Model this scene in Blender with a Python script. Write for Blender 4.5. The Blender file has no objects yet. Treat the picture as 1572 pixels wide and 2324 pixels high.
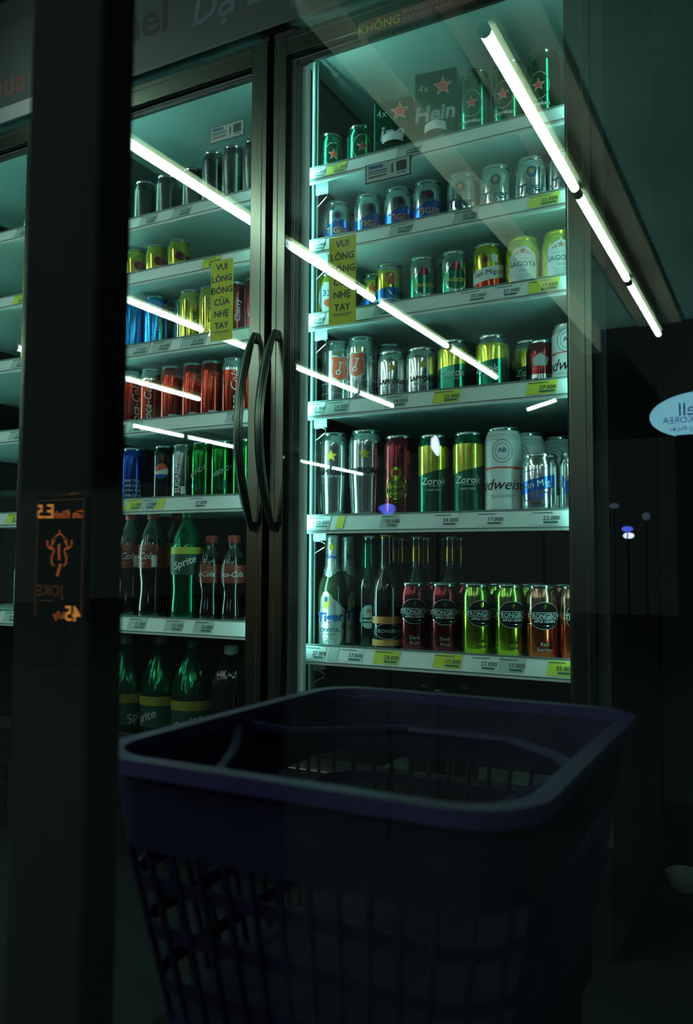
import bpy, bmesh, math, random
from mathutils import Vector, Matrix
random.seed(7)
PI = math.pi
S = bpy.context.scene
COL = S.collection

# ------------------------------------------------------------------ camera, world, exposure
EYE = 0.72
cam_d = bpy.data.cameras.new('camera')
cam = bpy.data.objects.new('camera', cam_d)
COL.objects.link(cam)
S.camera = cam
cam_d.sensor_fit = 'HORIZONTAL'
cam_d.sensor_width = 24.0
cam_d.lens = 28.85
cam_d.clip_start = 0.02
cam_d.dof.use_dof = True
cam_d.dof.focus_distance = 1.95
cam_d.dof.aperture_fstop = 5.6
yaw, pitch, roll = math.radians(28.05), math.radians(3.5), math.radians(0.3)
fwd = Vector((-math.sin(yaw)*math.cos(pitch), math.cos(yaw)*math.cos(pitch), math.sin(pitch)))
rgt = Vector((math.cos(yaw), math.sin(yaw), 0))
upv = rgt.cross(fwd)
r2 = rgt*math.cos(roll) + upv*math.sin(roll)
u2 = -rgt*math.sin(roll) + upv*math.cos(roll)
mw = Matrix.Identity(4)
for i in range(3):
    mw[i][0] = r2[i]; mw[i][1] = u2[i]; mw[i][2] = -fwd[i]; mw[i][3] = (0, 0, EYE)[i]
cam.matrix_world = mw

world = bpy.data.worlds.new('night')
S.world = world
world.use_nodes = True
bg = world.node_tree.nodes['Background']
bg.inputs[0].default_value = (0.75, 1.12, 1.0, 1)
bg.inputs[1].default_value = 0.030
S.view_settings.view_transform = 'Standard'
S.view_settings.look = 'None'
S.view_settings.exposure = 0.0
S.view_settings.gamma = 1.0
S.view_settings.use_curve_mapping = False
S.cycles.transparent_max_bounces = 32
S.cycles.max_bounces = 8
S.cycles.diffuse_bounces = 3
S.cycles.sample_clamp_indirect = 4.0

TUBE_COL, TUBE_POW = (0.70, 1.0, 0.92), 30.0
LED_COL = (0.36, 1.0, 0.90)
LED_L, LED_R = 33.0, 11.0

# ------------------------------------------------------------------ materials
_M = {}
def M(name, col=(.5, .5, .5), rough=.5, metal=0.0, emit=None, power=0.0, coat=0.0, noise=0.0, scale=60.0, trans=0.0, bump=0.0, spec=.5):
    if name in _M: return _M[name]
    m = bpy.data.materials.new(name); _M[name] = m
    m.use_nodes = True
    nt = m.node_tree; b = nt.nodes['Principled BSDF']
    b.inputs['Base Color'].default_value = (*col, 1)
    b.inputs['Roughness'].default_value = rough
    b.inputs['Metallic'].default_value = metal
    b.inputs['Coat Weight'].default_value = coat
    b.inputs['Coat Roughness'].default_value = 0.08
    b.inputs['Transmission Weight'].default_value = trans
    b.inputs['Specular IOR Level'].default_value = spec
    if emit:
        b.inputs['Emission Color'].default_value = (*emit, 1)
        b.inputs['Emission Strength'].default_value = power
    if noise or bump:
        tc = nt.nodes.new('ShaderNodeTexCoord'); n = nt.nodes.new('ShaderNodeTexNoise')
        n.inputs['Scale'].default_value = scale; n.inputs['Detail'].default_value = 3
        nt.links.new(tc.outputs['Object'], n.inputs['Vector'])
        if noise:
            mx = nt.nodes.new('ShaderNodeMix'); mx.data_type = 'RGBA'
            mx.inputs[6].default_value = tuple(c*(1-noise) for c in col) + (1,)
            mx.inputs[7].default_value = tuple(min(1, c*(1+noise)) for c in col) + (1,)
            nt.links.new(n.outputs['Fac'], mx.inputs[0]); nt.links.new(mx.outputs[2], b.inputs['Base Color'])
        if bump:
            bp = nt.nodes.new('ShaderNodeBump'); bp.inputs['Strength'].default_value = bump
            bp.inputs['Distance'].default_value = .002
            nt.links.new(n.outputs['Fac'], bp.inputs['Height']); nt.links.new(bp.outputs[0], b.inputs['Normal'])
    return m

def glass_mat(name, f0=.045, tint=(1, 1, 1)):
    if name in _M: return _M[name]
    m = bpy.data.materials.new(name); _M[name] = m
    m.use_nodes = True; nt = m.node_tree; nt.nodes.clear()
    out = nt.nodes.new('ShaderNodeOutputMaterial'); mix = nt.nodes.new('ShaderNodeMixShader')
    tr = nt.nodes.new('ShaderNodeBsdfTransparent'); gl = nt.nodes.new('ShaderNodeBsdfGlossy')
    tr.inputs[0].default_value = (*tint, 1); gl.inputs['Roughness'].default_value = 0.0
    gl.inputs['Color'].default_value = (1, 1, 1, 1)
    g = nt.nodes.new('ShaderNodeNewGeometry'); dp = nt.nodes.new('ShaderNodeVectorMath'); dp.operation = 'DOT_PRODUCT'
    nt.links.new(g.outputs['Normal'], dp.inputs[0]); nt.links.new(g.outputs['Incoming'], dp.inputs[1])
    def mt(op, a=None, b=None):
        n = nt.nodes.new('ShaderNodeMath'); n.operation = op
        for k, q in enumerate((a, b)):
            if q is None: continue
            if isinstance(q, (int, float)): n.inputs[k].default_value = q
            else: nt.links.new(q, n.inputs[k])
        return n.outputs[0]
    c = mt('ABSOLUTE', dp.outputs['Value']); c1 = mt('SUBTRACT', 1.0, c); p5 = mt('POWER', c1, 5.0)
    F = mt('ADD', mt('MULTIPLY', p5, 1 - f0), f0)
    nt.links.new(F, mix.inputs[0]); nt.links.new(tr.outputs[0], mix.inputs[1]); nt.links.new(gl.outputs[0], mix.inputs[2])
    nt.links.new(mix.outputs[0], out.inputs[0])
    return m

# surroundings
m_black = M('black_paint', (.010, .012, .012), .9, spec=.1)
m_floor = M('dark_floor', (.016, .022, .021), .8, noise=.3, scale=6, spec=.1)
m_wall = M('dark_wall', (.055, .080, .075), .9, noise=.2, scale=5, spec=.1)
m_ceil = M('ceiling_paint', (.46, .86, .76), .85, noise=.06, scale=3)
m_beam = M('cream_paint', (.80, .78, .60), .8, noise=.05, scale=3)
m_batten = M('batten_enamel', (.62, .66, .40), .5)
m_capd = M('cap_black', (.010, .010, .010), .8, spec=.1)
m_tube = M('tube_glow', (.9, .9, .9), .4, emit=TUBE_COL, power=TUBE_POW)
# fridge
m_frame = M('frame_satin', (.150, .165, .130), .22, 1.0, noise=.04, scale=120)
m_frame2 = M('frame_groove', (.06, .08, .07), .5, .3)
m_gask = M('gasket_rubber', (.012, .018, .016), .45)
m_line = M('gasket_piping', (.32, .42, .36), .35, .4)
m_inner = M('interior_enamel', (.60, .86, .78), .55)
m_strip = M('mullion_strip', (.78, .92, .88), .6)
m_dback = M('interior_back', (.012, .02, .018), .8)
m_shelf = M('shelf_enamel', (.66, .86, .80), .45)
m_rail = M('rail_plastic', (.72, .86, .80), .35, noise=.05, scale=90)
m_raild = M('rail_groove', (.16, .24, .21), .5)
m_led = M('led_glow', (.9, .9, .9), .4, emit=LED_COL, power=LED_L)
m_ledr = M('led_glow_weak', (.9, .9, .9), .4, emit=LED_COL, power=LED_R)
m_header = M('header_panel', (.028, .044, .046), .5, noise=.1, scale=8)
m_htext1 = M('header_text_dark', (.005, .006, .007), .6)
m_htext2 = M('header_text_pale', (.07, .105, .11), .6)
m_chrome = M('trim_grey', (.35, .37, .36), .4, .3)
m_handle = M('handle_plastic', (.12, .15, .12), .30, .9)
m_handle2 = M('handle_rib', (.30, .33, .27), .25, 1.0)
g_door = glass_mat('door_glass', .045)
g_win = glass_mat('window_glass', .060)
m_wire = M('wire_metal', (.7, .82, .78), .3, .6)
# paper
m_ylw = M('paper_yellow', (.62, .70, .06), .7, noise=.12, scale=200)
m_wht = M('paper_white', (.75, .84, .82), .6)
m_clr = M('paper_grey', (.42, .55, .50), .5)
m_ink = M('ink', (.02, .04, .04), .6)
m_inkg = M('ink_green', (.02, .14, .11), .6)
m_brown = M('sticker_brown', (.15, .050, .035), .6)
m_stext = M('sticker_small_text', (.34, .30, .22), .6)
m_lime = M('sticker_lime', (.34, .42, .05), .6)
m_inkb = M('ink_blue', (.03, .08, .30), .6)
# cans
def met(name, c, r=.24, mt=.75): return M(name, c, r*.68, min(.97, mt+.30))
c_sil = met('can_silver', (.70, .78, .76), .22, .85)
c_sild = met('can_silver_dark', (.34, .40, .38), .25, .85)
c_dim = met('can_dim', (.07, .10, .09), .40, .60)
c_lid = met('lid_aluminium', (.55, .62, .60), .28, .9)
c_blue = met('can_blue', (.02, .14, .62), .25, .5)
c_cyan = met('can_cyan', (.02, .34, .75), .25, .55)
c_navy = met('can_navy', (.015, .06, .32), .25, .5)
c_green = met('can_green', (.02, .24, .12), .25, .6)
c_dgreen = met('can_dark_green', (.008, .13, .075), .25, .5)
c_lgreen = met('can_leaf_green', (.015, .19, .035), .24, .65)
c_gold = met('can_gold', (.62, .55, .08), .25, .75)
c_yel = met('can_yellow', (.78, .76, .10), .28, .45)
c_red = met('can_red', (.33, .032, .016), .25, .65)
c_dred = met('can_dark_red', (.19, .022, .03), .25, .6)
c_ored = met('can_orange_red', (.62, .11, .035), .25, .65)
c_copper = met('can_copper', (.40, .22, .15), .28, .8)
c_lime = met('can_lime', (.50, .60, .05), .22, .7)
c_limed = met('can_lime_dark', (.26, .42, .08), .25, .7)
c_black = met('can_black', (.012, .014, .014), .22, .2)
c_oval = M('oval_black', (.004, .006, .006), .75, spec=.1)
c_white = M('print_white', (.66, .72, .70), .35)
c_pblue = M('print_blue', (.015, .07, .30), .6, spec=.2)
c_pteal = M('print_teal', (.012, .085, .13), .7, spec=.15)
c_pink = M('print_black', (.008, .012, .014), .8, spec=.1)
c_pred = M('print_red', (.60, .07, .03), .4)
c_pgold = M('print_gold', (.62, .46, .04), .4)
c_pora = M('print_orange', (.50, .20, .05), .4)
c_pgrn = M('print_green', (.02, .25, .12), .4)
c_pgry = M('print_grey', (.34, .42, .40), .4)
b_cola = M('cola_plastic', (.004, .002, .0015), .06, coat=.6)
b_clear = M('clear_neck', (.016, .026, .023), .10, coat=.4)
b_green = M('green_plastic', (.006, .13, .055), .12, .88)
b_orng = M('orange_plastic', (.09, .04, .008), .10, coat=.4)
b_glassd = M('dark_bottle_glass', (.006, .008, .006), .07, coat=.5)
b_glassg = M('green_bottle_glass', (.03, .05, .02), .08, coat=.5)
b_capr = M('cap_red', (.28, .028, .014), .5)
b_capw = M('cap_white', (.26, .36, .32), .5)
b_capg = M('cap_green', (.02, .14, .06), .5)
b_foil = M('foil_silver', (.72, .78, .76), .30, .8, bump=.6, scale=260)
b_foilg = M('foil_gold', (.28, .14, .03), .16, .95)
b_lred = M('label_red', (.16, .024, .012), .3)
b_lor = M('label_amber', (.52, .26, .03), .45)
b_lgrn = M('label_green', (.004, .05, .026), .5)
# lit signs
m_or = M('sign_orange', (.1, .05, .02), .5, emit=(1.0, .40, .06), power=3.0)
m_or2 = M('sign_red_orange', (.1, .05, .02), .5, emit=(1.0, .25, .05), power=1.7)
m_ordim = M('sign_dim_orange', (.1, .05, .02), .5, emit=(1.0, .40, .08), power=.22)
m_face = M('sign_face_blue', (.3, .4, .5), .5, emit=(.30, .82, 1.0), power=3.6)
m_faceink = M('sign_ink_blue', (.02, .05, .3), .5, emit=(.03, .12, .55), power=1.6)
m_lampb = M('lamp_blue', (.1, .1, .6), .5, emit=(.10, .16, 1.0), power=5.0)
m_lampw = M('lamp_cold_white', (.6, .6, .9), .5, emit=(.62, .74, 1.0), power=11.0)
m_lampg = M('lamp_dim', (.3, .4, .5), .5, emit=(.4, .6, .8), power=.5)
m_purple = M('purple_plastic', (.011, .008, .027), .55, noise=.05, scale=30, spec=.15)
m_rim = M('purple_plastic_lit_rim', (.024, .014, .068), .40, noise=.05, scale=30)  # same plastic made paler to stand for light on the rim
m_purple2 = M('purple_plastic_handle', (.016, .010, .045), .5, spec=.2)
m_pale = M('pale_plastic', (.22, .30, .26), .6)

# ------------------------------------------------------------------ mesh builder
class MB:
    def __init__(s): s.v = []; s.f = []; s.m = []; s.mats = []
    def mi(s, mat):
        if mat not in s.mats: s.mats.append(mat)
        return s.mats.index(mat)
    def add(s, vs, fs, mat):
        o = len(s.v); k = s.mi(mat)
        s.v += [tuple(v) for v in vs]
        for f in fs: s.f.append([o+i for i in f]); s.m.append(k)
        return s
    def box(s, x0, x1, y0, y1, z0, z1, mat):
        vs = [(x, y, z) for z in (z0, z1) for y in (y0, y1) for x in (x0, x1)]
        return s.add(vs, [(0, 2, 3, 1), (4, 5, 7, 6), (0, 1, 5, 4), (2, 6, 7, 3), (0, 4, 6, 2), (1, 3, 7, 5)], mat)
    def prism_x(s, prof, x0, x1, mat):          # closed (y,z) outline extruded in x
        n = len(prof)
        vs = [(x0, y, z) for y, z in prof] + [(x1, y, z) for y, z in prof]
        fs = [(i, (i+1) % n, n+(i+1) % n, n+i) for i in range(n)] + [tuple(range(n))[::-1], tuple(range(n, 2*n))]
        return s.add(vs, fs, mat)
    def lathe(s, prof, mat, seg=32, ripple=None):   # prof: (r,z) or (r,z,mat) where mat colours the band BELOW that ring
        rings = []; o = len(s.v)
        for p in prof:
            r, z = p[0], p[1]
            for k in range(seg):
                a = 2*PI*k/seg
                q = r*(1 + (ripple(a, z) if ripple else 0))
                s.v.append((q*math.cos(a), q*math.sin(a), z))
        for i in range(len(prof)-1):
            mt = prof[i+1][2] if len(prof[i+1]) > 2 else mat
            mk = s.mi(mt)
            for k in range(seg):
                a, b = o+i*seg+k, o+i*seg+(k+1) % seg
                s.f.append([a, b, b+seg, a+seg]); s.m.append(mk)
        s.f.append([o+k for k in range(seg)][::-1]); s.m.append(s.mi(mat))
        e = o+(len(prof)-1)*seg
        s.f.append([e+k for k in range(seg)]); s.m.append(s.mi(prof[-1][2] if len(prof[-1]) > 2 else mat))
        return s
    def tube(s, pts, r, mat, seg=8, up=(0, 0, 1), flat=1.0):
        pts = [Vector(p) for p in pts]; n = len(pts); vs = []
        for i, p in enumerate(pts):
            t = (pts[min(i+1, n-1)] - pts[max(i-1, 0)]).normalized()
            a = t.cross(Vector(up))
            if a.length < 1e-4: a = t.cross(Vector((0, 1, 0)))
            a.normalize(); b = t.cross(a)
            rr = r[i] if isinstance(r, (list, tuple)) else r
            for k in range(seg):
                w = 2*PI*k/seg
                vs.append(p + a*math.cos(w)*rr*flat + b*math.sin(w)*rr)
        fs = [(i*seg+k, i*seg+(k+1) % seg, (i+1)*seg+(k+1) % seg, (i+1)*seg+k) for i in range(n-1) for k in range(seg)]
        fs += [tuple(range(seg))[::-1], tuple(range((n-1)*seg, n*seg))]
        return s.add(vs, fs, mat)
    def data(s, name, smooth=True, ang=35):
        me = bpy.data.meshes.new(name)
        me.from_pydata(s.v, [], s.f)
        for mt in s.mats: me.materials.append(mt)
        me.polygons.foreach_set('material_index', s.m)
        bm = bmesh.new(); bm.from_mesh(me); bmesh.ops.recalc_face_normals(bm, faces=bm.faces)
        bm.to_mesh(me); bm.free()
        if smooth:
            me.polygons.foreach_set('use_smooth', [True]*len(me.polygons))
            me.set_sharp_from_angle(angle=math.radians(ang))
        me.update()
        return me

def link(name, me, parent=None, loc=(0, 0, 0), rz=0):
    o = bpy.data.objects.new(name, me); COL.objects.link(o)
    o.location = loc; o.rotation_euler = (0, 0, rz)
    if parent is not None: o.parent = parent
    return o
def put(name, mb, parent=None, smooth=True, loc=(0, 0, 0), bevel=0):
    o = link(name, mb.data(name, smooth), parent, loc)
    if bevel:
        md = o.modifiers.new('bevel', 'BEVEL'); md.width = bevel; md.segments = 2; md.limit_method = 'ANGLE'
    return o
def tag(o, label, cat, group=None):
    o['label'] = label; o['category'] = cat
    if group: o['group'] = group
    return o
def thing(name, label, cat, loc=(0, 0, 0), rz=0, group=None):
    o = bpy.data.objects.new(name, None); COL.objects.link(o); o.empty_display_size = .05
    o.location = loc; o.rotation_euler = (0, 0, rz)
    return tag(o, label, cat, group)
def struct(name, mb, **k):
    o = put(name, mb, **k); o['kind'] = 'structure'; return o

# ------------------------------------------------------------------ flat art: text and shapes in 2D
_T = {}
def text2d(t, size, bold=0.0):
    if 'M' in t: bold = 0.0                          # thickening folds this outline over
    elif 'Đ' in t: bold = max(bold, .02)
    key = (t, size, bold)
    if key in _T: return _T[key]
    cu = bpy.data.curves.new('lettering', 'FONT'); cu.body = t; cu.size = size
    cu.align_x = 'CENTER'; cu.align_y = 'CENTER'; cu.resolution_u = 2; cu.offset = bold*size
    ob = bpy.data.objects.new('lettering', cu); COL.objects.link(ob)
    dg = bpy.context.evaluated_depsgraph_get(); ev = ob.evaluated_get(dg); me = ev.to_mesh()
    vs = [(v.co.x, v.co.y) for v in me.vertices]; fs = [tuple(p.vertices) for p in me.polygons]
    ev.to_mesh_clear(); bpy.data.objects.remove(ob); bpy.data.curves.remove(cu)
    _T[key] = (vs, fs)
    return _T[key]
def ngon(n, rx, ry, start=0.0):
    return [(rx*math.cos(start+2*PI*k/n), ry*math.sin(start+2*PI*k/n)) for k in range(n)]
def star2d(r, n=5, k=.42):
    return [((r if i % 2 == 0 else r*k)*math.sin(PI*i/n), (r if i % 2 == 0 else r*k)*math.cos(PI*i/n)) for i in range(2*n)]
def rect2d(w, h): return [(-w/2, -h/2), (w/2, -h/2), (w/2, h/2), (-w/2, h/2)]
def shape(pts): return (pts, [tuple(range(len(pts)))])
def ring2d(n, rx, ry, t):
    a = ngon(n, rx, ry); b = ngon(n, rx-t, ry-t)
    return (a+b, [(i, (i+1) % n, n+(i+1) % n, n+i) for i in range(n)])
def xf(art, dx=0, dy=0, rot=0, shear=0, sx=1, sy=1):
    vs, fs = art; c, s_ = math.cos(rot), math.sin(rot); out = []
    for x, y in vs:
        x = x*sx; y = y*sy; x += shear*y
        out.append((c*x-s_*y+dx, s_*x+c*y+dy))
    return (out, fs)
def cut(art, step=.006):
    vs, fs = art
    bm = bmesh.new(); bv = [bm.verts.new((x, y, 0)) for x, y in vs]
    for f in fs:
        try: bm.faces.new([bv[i] for i in f])
        except ValueError: pass
    bmesh.ops.triangulate(bm, faces=bm.faces[:])
    xs = [v[0] for v in vs]
    k = math.ceil(min(xs)/step)
    while k*step < max(xs):
        bmesh.ops.bisect_plane(bm, geom=bm.verts[:]+bm.edges[:]+bm.faces[:], plane_co=((k+.37)*step, 0, 0), plane_no=(1, 0, 0))
        k += 1
    bm.verts.index_update()
    out = ([(v.co.x, v.co.y) for v in bm.verts], [tuple(v.index for v in f.verts) for f in bm.faces])
    bm.free()
    return out
def wrap(mb, art, rad, z, mat, off=.0005, ang=0.0):
    """art bent round a vertical cylinder; x=0 faces local -Y. rad is a number or a function of z"""
    vs, fs = cut(art); out = []
    for x, y in vs:
        zz = z+y; R = (rad(zz) if callable(rad) else rad)
        base = rad(z) if callable(rad) else rad
        a = x/base + ang; R += off
        out.append((R*math.sin(a), -R*math.cos(a), zz))
    mb.add(out, fs, mat)
def band(mb, rad, z0, z1, mat, off=.0003, half=PI, n=40):
    """strip with an uneven top edge: z0/z1 may be functions of angle"""
    vs = []; fs = []
    for i in range(n+1):
        a = -half + 2*half*i/n
        a0 = z0(a) if callable(z0) else z0; a1 = z1(a) if callable(z1) else z1
        for zz in (a0, a1):
            R = (rad(zz) if callable(rad) else rad)+off
            vs.append((R*math.sin(a), -R*math.cos(a), zz))
    for i in range(n): fs.append((2*i, 2*i+2, 2*i+3, 2*i+1))
    mb.add(vs, fs, mat)
def flat_y(mb, art, x, y, z, mat, off=.0006, mirror=False):
    """art on a vertical plane facing -y (or +y when mirror: readable from the +y side)"""
    vs, fs = art
    if mirror: mb.add([(x-a, y+off, z+b) for a, b in vs], fs, mat)
    else: mb.add([(x+a, y-off, z+b) for a, b in vs], fs, mat)

# ================================================================== SETTING
floor = struct('floor', MB().box(-12, 4, -12, 3.2, -.05, 0, m_floor), smooth=False)
struct('wall_back', MB().box(-12, 4, 2.75, 2.85, 0, 2.56, m_wall), smooth=False)
struct('wall_right', MB().box(2.6, 2.7, .35, 2.75, 0, 2.56, m_wall), smooth=False)
ce = MB()
ce.box(-12, -1.16, -11, 2.75, 2.401, 2.46, M('ceiling_darkened', (.11, .18, .16), .85, noise=.06, scale=3))  # left slab darkened in colour to cut haze reflected in the doors
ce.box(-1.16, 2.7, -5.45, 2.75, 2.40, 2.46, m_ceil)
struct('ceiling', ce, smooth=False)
struct('trim_1', MB().box(-1.27, -1.16, -5.42, .9, 2.225, 2.40, m_beam), smooth=False)     # downstand beam
struct('trim_2', MB().box(-.90, -.62, -5.44, .9, 2.385, 2.40, m_beam), smooth=False)        # board above the tube row; its cream stands for the ceiling's lit band
struct('trim_3', MB().box(-.436, -.3715, .37, .40, 0, 2.39, m_black), smooth=False, bevel=.003)      # black window post
struct('window_1', MB().box(-.187, 1.3, .297, .303, .0, 2.4, g_win), smooth=False)
struct('window_2', MB().box(-.366, -.275, .297, .303, .0, .755, g_win), smooth=False)  # half-height pane added to carry the orange sign's reflection

# ================================================================== CEILING TUBES
def fixture_data():
    L = 1.16
    t = MB(); t.add(*(lambda vs, fs: (vs, fs))(*_cyl_y(.0185, 0.02, L-.02)), m_tube)
    h = MB().box(-.029, .029, .0, L, .024, .056, m_batten)
    c = MB(); c.add(*_cyl_y(.0195, -.0, .022), m_capd); c.box(-.010, .010, 0, .014, .0, .02, m_capd)
    return t.data('tube'), h.data('batten', False), c.data('end_cap')
def _cyl_y(r, y0, y1, n=20):
    vs = [(r*math.cos(2*PI*k/n), y, r*math.sin(2*PI*k/n)) for y in (y0, y1) for k in range(n)]
    fs = [(k, (k+1) % n, n+(k+1) % n, n+k) for k in range(n)] + [tuple(range(n)), tuple(range(n, 2*n))]
    return vs, fs
TB, HS, CP = fixture_data()
ORD = ['first', 'second', 'third', 'fourth', 'fifth', 'sixth', 'seventh', 'eighth', 'ninth', 'tenth']
def tube_light(x, y_far, label, L=1.16):
    t = thing('tube_light', label, 'tube light', (x, y_far, 2.30), 0, 'ceiling tube lights')
    for nm, me in (('tube', TB), ('batten', HS)):
        o = link(nm, me, t); o.scale = (1, L/1.16, 1)
    link('end_cap', CP, t); o = link('end_cap', CP, t, (0, L, 0), PI); o.location = (0, L, 0)
# row reflected large in the shop window
for i, (ya, L) in enumerate(((-5.40, 1.22), (-4.14, 1.22), (-2.88, 1.20))):
    tube_light(-.765, ya, ['white ceiling tube light, short-looking farthest one of the bright row at upper right',
        'white ceiling tube light, middle one of the bright row crossing the upper right',
        'longest-looking white ceiling tube light, nearest of the bright row at upper right'][i], L)
def row(x, ys, desc):
    for i, (a, b) in enumerate(ys):
        tube_light(x, a, desc % ORD[i], b-a)
row(-2.17, ((-3.57, -2.44), (-2.42, -1.23), (-1.21, -.01), (.01, 1.18)),
    'ceiling tube light, %s from far end, row mirrored highest in both fridge doors')
row(-3.50, ((-4.35, -3.57), (-3.55, -2.44), (-2.42, -1.30), (-1.27, -.10)),
    'ceiling tube light, %s from far end, row mirrored as second streak down')
row(-5.03, ((-3.2, -2.1), (-2.05, -1.0)),
    'ceiling tube light, %s from far end, row mirrored over red cola cans')
row(-6.70, ((-9.97, -8.80), (-8.75, -7.60), (-6.1, -5.05), (-5.0, -4.05), (-3.95, -3.0)),
    'ceiling tube light, %s from far end of the lowest mirrored row')

row(.80, ((-4.2, -3.0), (-2.9, -1.7), (-1.6, -.4)), 'added ceiling tube light, %s from far end, unseen fill row at right')  # unseen tubes added to brighten the ceiling at right
# ================================================================== SHELVES WITH PRICE RAILS
FACE = 1.60
def rail_map(mb, art, x, ztop, mat, off=.0012):
    """art lies on the slanted price rail: y=0 is the middle of the rail face"""
    vs, fs = art; ty, tz = .012/.038, .036/.038
    out = []
    for a, b in vs:
        t = .019-b                       # distance down the face
        out.append((x+a, 1.660-ty*t-off*tz, ztop-tz*t+off*ty))
    mb.add(out, fs, mat)
PRICES = ['17.000', '22.000', '15.500', '27.000', '19.500', '21.000', '24.000', '12.000', '35.000']
def shelf(x0, x1, ztop, label, tags, railtop=None, bracket=True):
    s = thing('fridge_shelf', label, 'shelf', ((x0+x1)/2, 1.66, ztop-.012), 0, 'fridge shelves')
    ox, oz = (x0+x1)/2, ztop-.012
    b = MB(); b.box(x0-ox, x1-ox, .012, .54, -.010, 0, m_shelf)
    put('board', b, s, smooth=False)
    r = MB()
    prof = [(0, .012), (-.012, -.024), (-.015, -.025), (-.015, -.031), (-.004, -.031), (.010, -.012), (.006, .012)]
    r.prism_x(prof, x0-ox, x1-ox, m_rail)
    r.box(x0-ox, x1-ox, -.0022, .0035, .0105, .0135, m_raild)
    r.prism_x([(-.0158, -.0235), (-.0158, -.026), (-.012, -.026), (-.012, -.0235)], x0-ox, x1-ox, m_raild)
    put('price_rail', r, s, smooth=False)
    for (a, c, kind) in tags:
        w = c-a; cx = (a+c)/2
        t = MB()
        base = {'y': m_ylw, 'w': m_wht, 'c': m_clr}[kind]
        sk = [(-w/2, -.015), (w/2, -.015), (w/2+.003, .015), (-w/2+.003, .015)]
        rail_map(t, shape(sk), 0, 0, base, .0010)
        if w > .03:
            rail_map(t, xf(text2d(random.choice(PRICES), .0125, .015), w*.22, -.001), 0, 0, m_ink, .0016)
            rail_map(t, shape([(x+w*.2, y-.0095) for x, y in rect2d(w*.5, .0045)]), 0, 0, m_inkg, .0016)
            rail_map(t, shape([(x-w*.1, y+.011) for x, y in rect2d(w*.7, .0018)]), 0, 0, m_inkg, .0016)
        for i, v in enumerate(t.v): t.v[i] = (v[0], v[1]-1.66, v[2]+.012)
        put('price_tag', t, s, smooth=False, loc=(cx-ox, 0, 0))
    if bracket:
        w = MB(); z = -.058; xl = x0-ox+.012
        w.tube([(xl, .02, z+.01), (xl+.022, .01, z+.010), (xl+.036, .006, z+.004), (xl+.034, .006, z-.004), (xl, .02, z-.018)], .0012, m_wire, 6)
        w.box(xl-.004, xl+.03, .02, .023, z+.012, z+.046, m_shelf)
        put('shelf_bracket', w, s)
    return s
RX0, RX1 = -.991, -.381
LX0, LX1 = -1.765, -1.142
def T(lst): return lst
RZ = [1.6558, 1.4808, 1.3032, 1.0940, .8297, .5332]
LZ = [1.6435, 1.4930, 1.2965, 1.0930, .8864, .5790]
Rname = ['right-hand door, '+q for q in ('top shelf', 'second shelf', 'third shelf', 'fourth shelf', 'fifth shelf', 'sixth shelf')]
Lname = [q.replace('right', 'left') for q in Rname]
Rtags = [[(-.984, -.945, 'w'), (-.940, -.888, 'y'), (-.76, -.70, 'c')],
         [(-.984, -.945, 'w'), (-.777, -.722, 'c'), (-.625, -.57, 'c'), (-.462, -.398, 'y')],
         [(-.984, -.945, 'w'), (-.815, -.775, 'c'), (-.612, -.552, 'w'), (-.536, -.482, 'w'), (-.462, -.400, 'y')],
         [(-.984, -.942, 'w'), (-.938, -.880, 'c'), (-.785, -.735, 'c'), (-.672, -.612, 'y'), (-.468, -.406, 'y')],
         [(-.986, -.925, 'w'), (-.908, -.888, 'y'), (-.797, -.755, 'c'), (-.672, -.617, 'w'), (-.577, -.518, 'w'), (-.460, -.402, 'w')],
         [(-.986, -.935, 'w'), (-.928, -.902, 'c'), (-.899, -.840, 'w'), (-.812, -.752, 'y'), (-.672, -.610, 'y'), (-.588, -.534, 'w'), (-.530, -.476, 'c'), (-.430, -.382, 'y')]]
Ltags = [[(-1.51, -1.455, 'c'), (-1.40, -1.34, 'c')],
         [(-1.30, -1.245, 'y')],
         [(-1.56, -1.47, 'c'), (-1.46, -1.40, 'c'), (-1.365, -1.285, 'c')],
         [(-1.53, -1.49, 'c'), (-1.22, -1.17, 'c')],
         [(-1.54, -1.488, 'y'), (-1.484, -1.438, 'c'), (-1.434, -1.41, 'y'), (-1.33, -1.275, 'w')],
         [(-1.522, -1.463, 'c'), (-1.400, -1.342, 'c'), (-1.308, -1.250, 'c')]]
for i in range(6): shelf(RX0, RX1, RZ[i], 'white shelf with a slanted price rail, ' + Rname[i], Rtags[i])
for i in range(6): shelf(LX0, LX1, LZ[i], 'white shelf with a slanted price rail, ' + Lname[i], Ltags[i], bracket=False)
LOW = .182
shelf(RX0, RX1, LOW, 'dark bottom shelf of the right-hand door, below the cider cans', [], bracket=False)
shelf(LX0, LX1, LOW, 'dark bottom shelf of the left-hand door, carrying the big green bottles', [], bracket=False)

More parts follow.
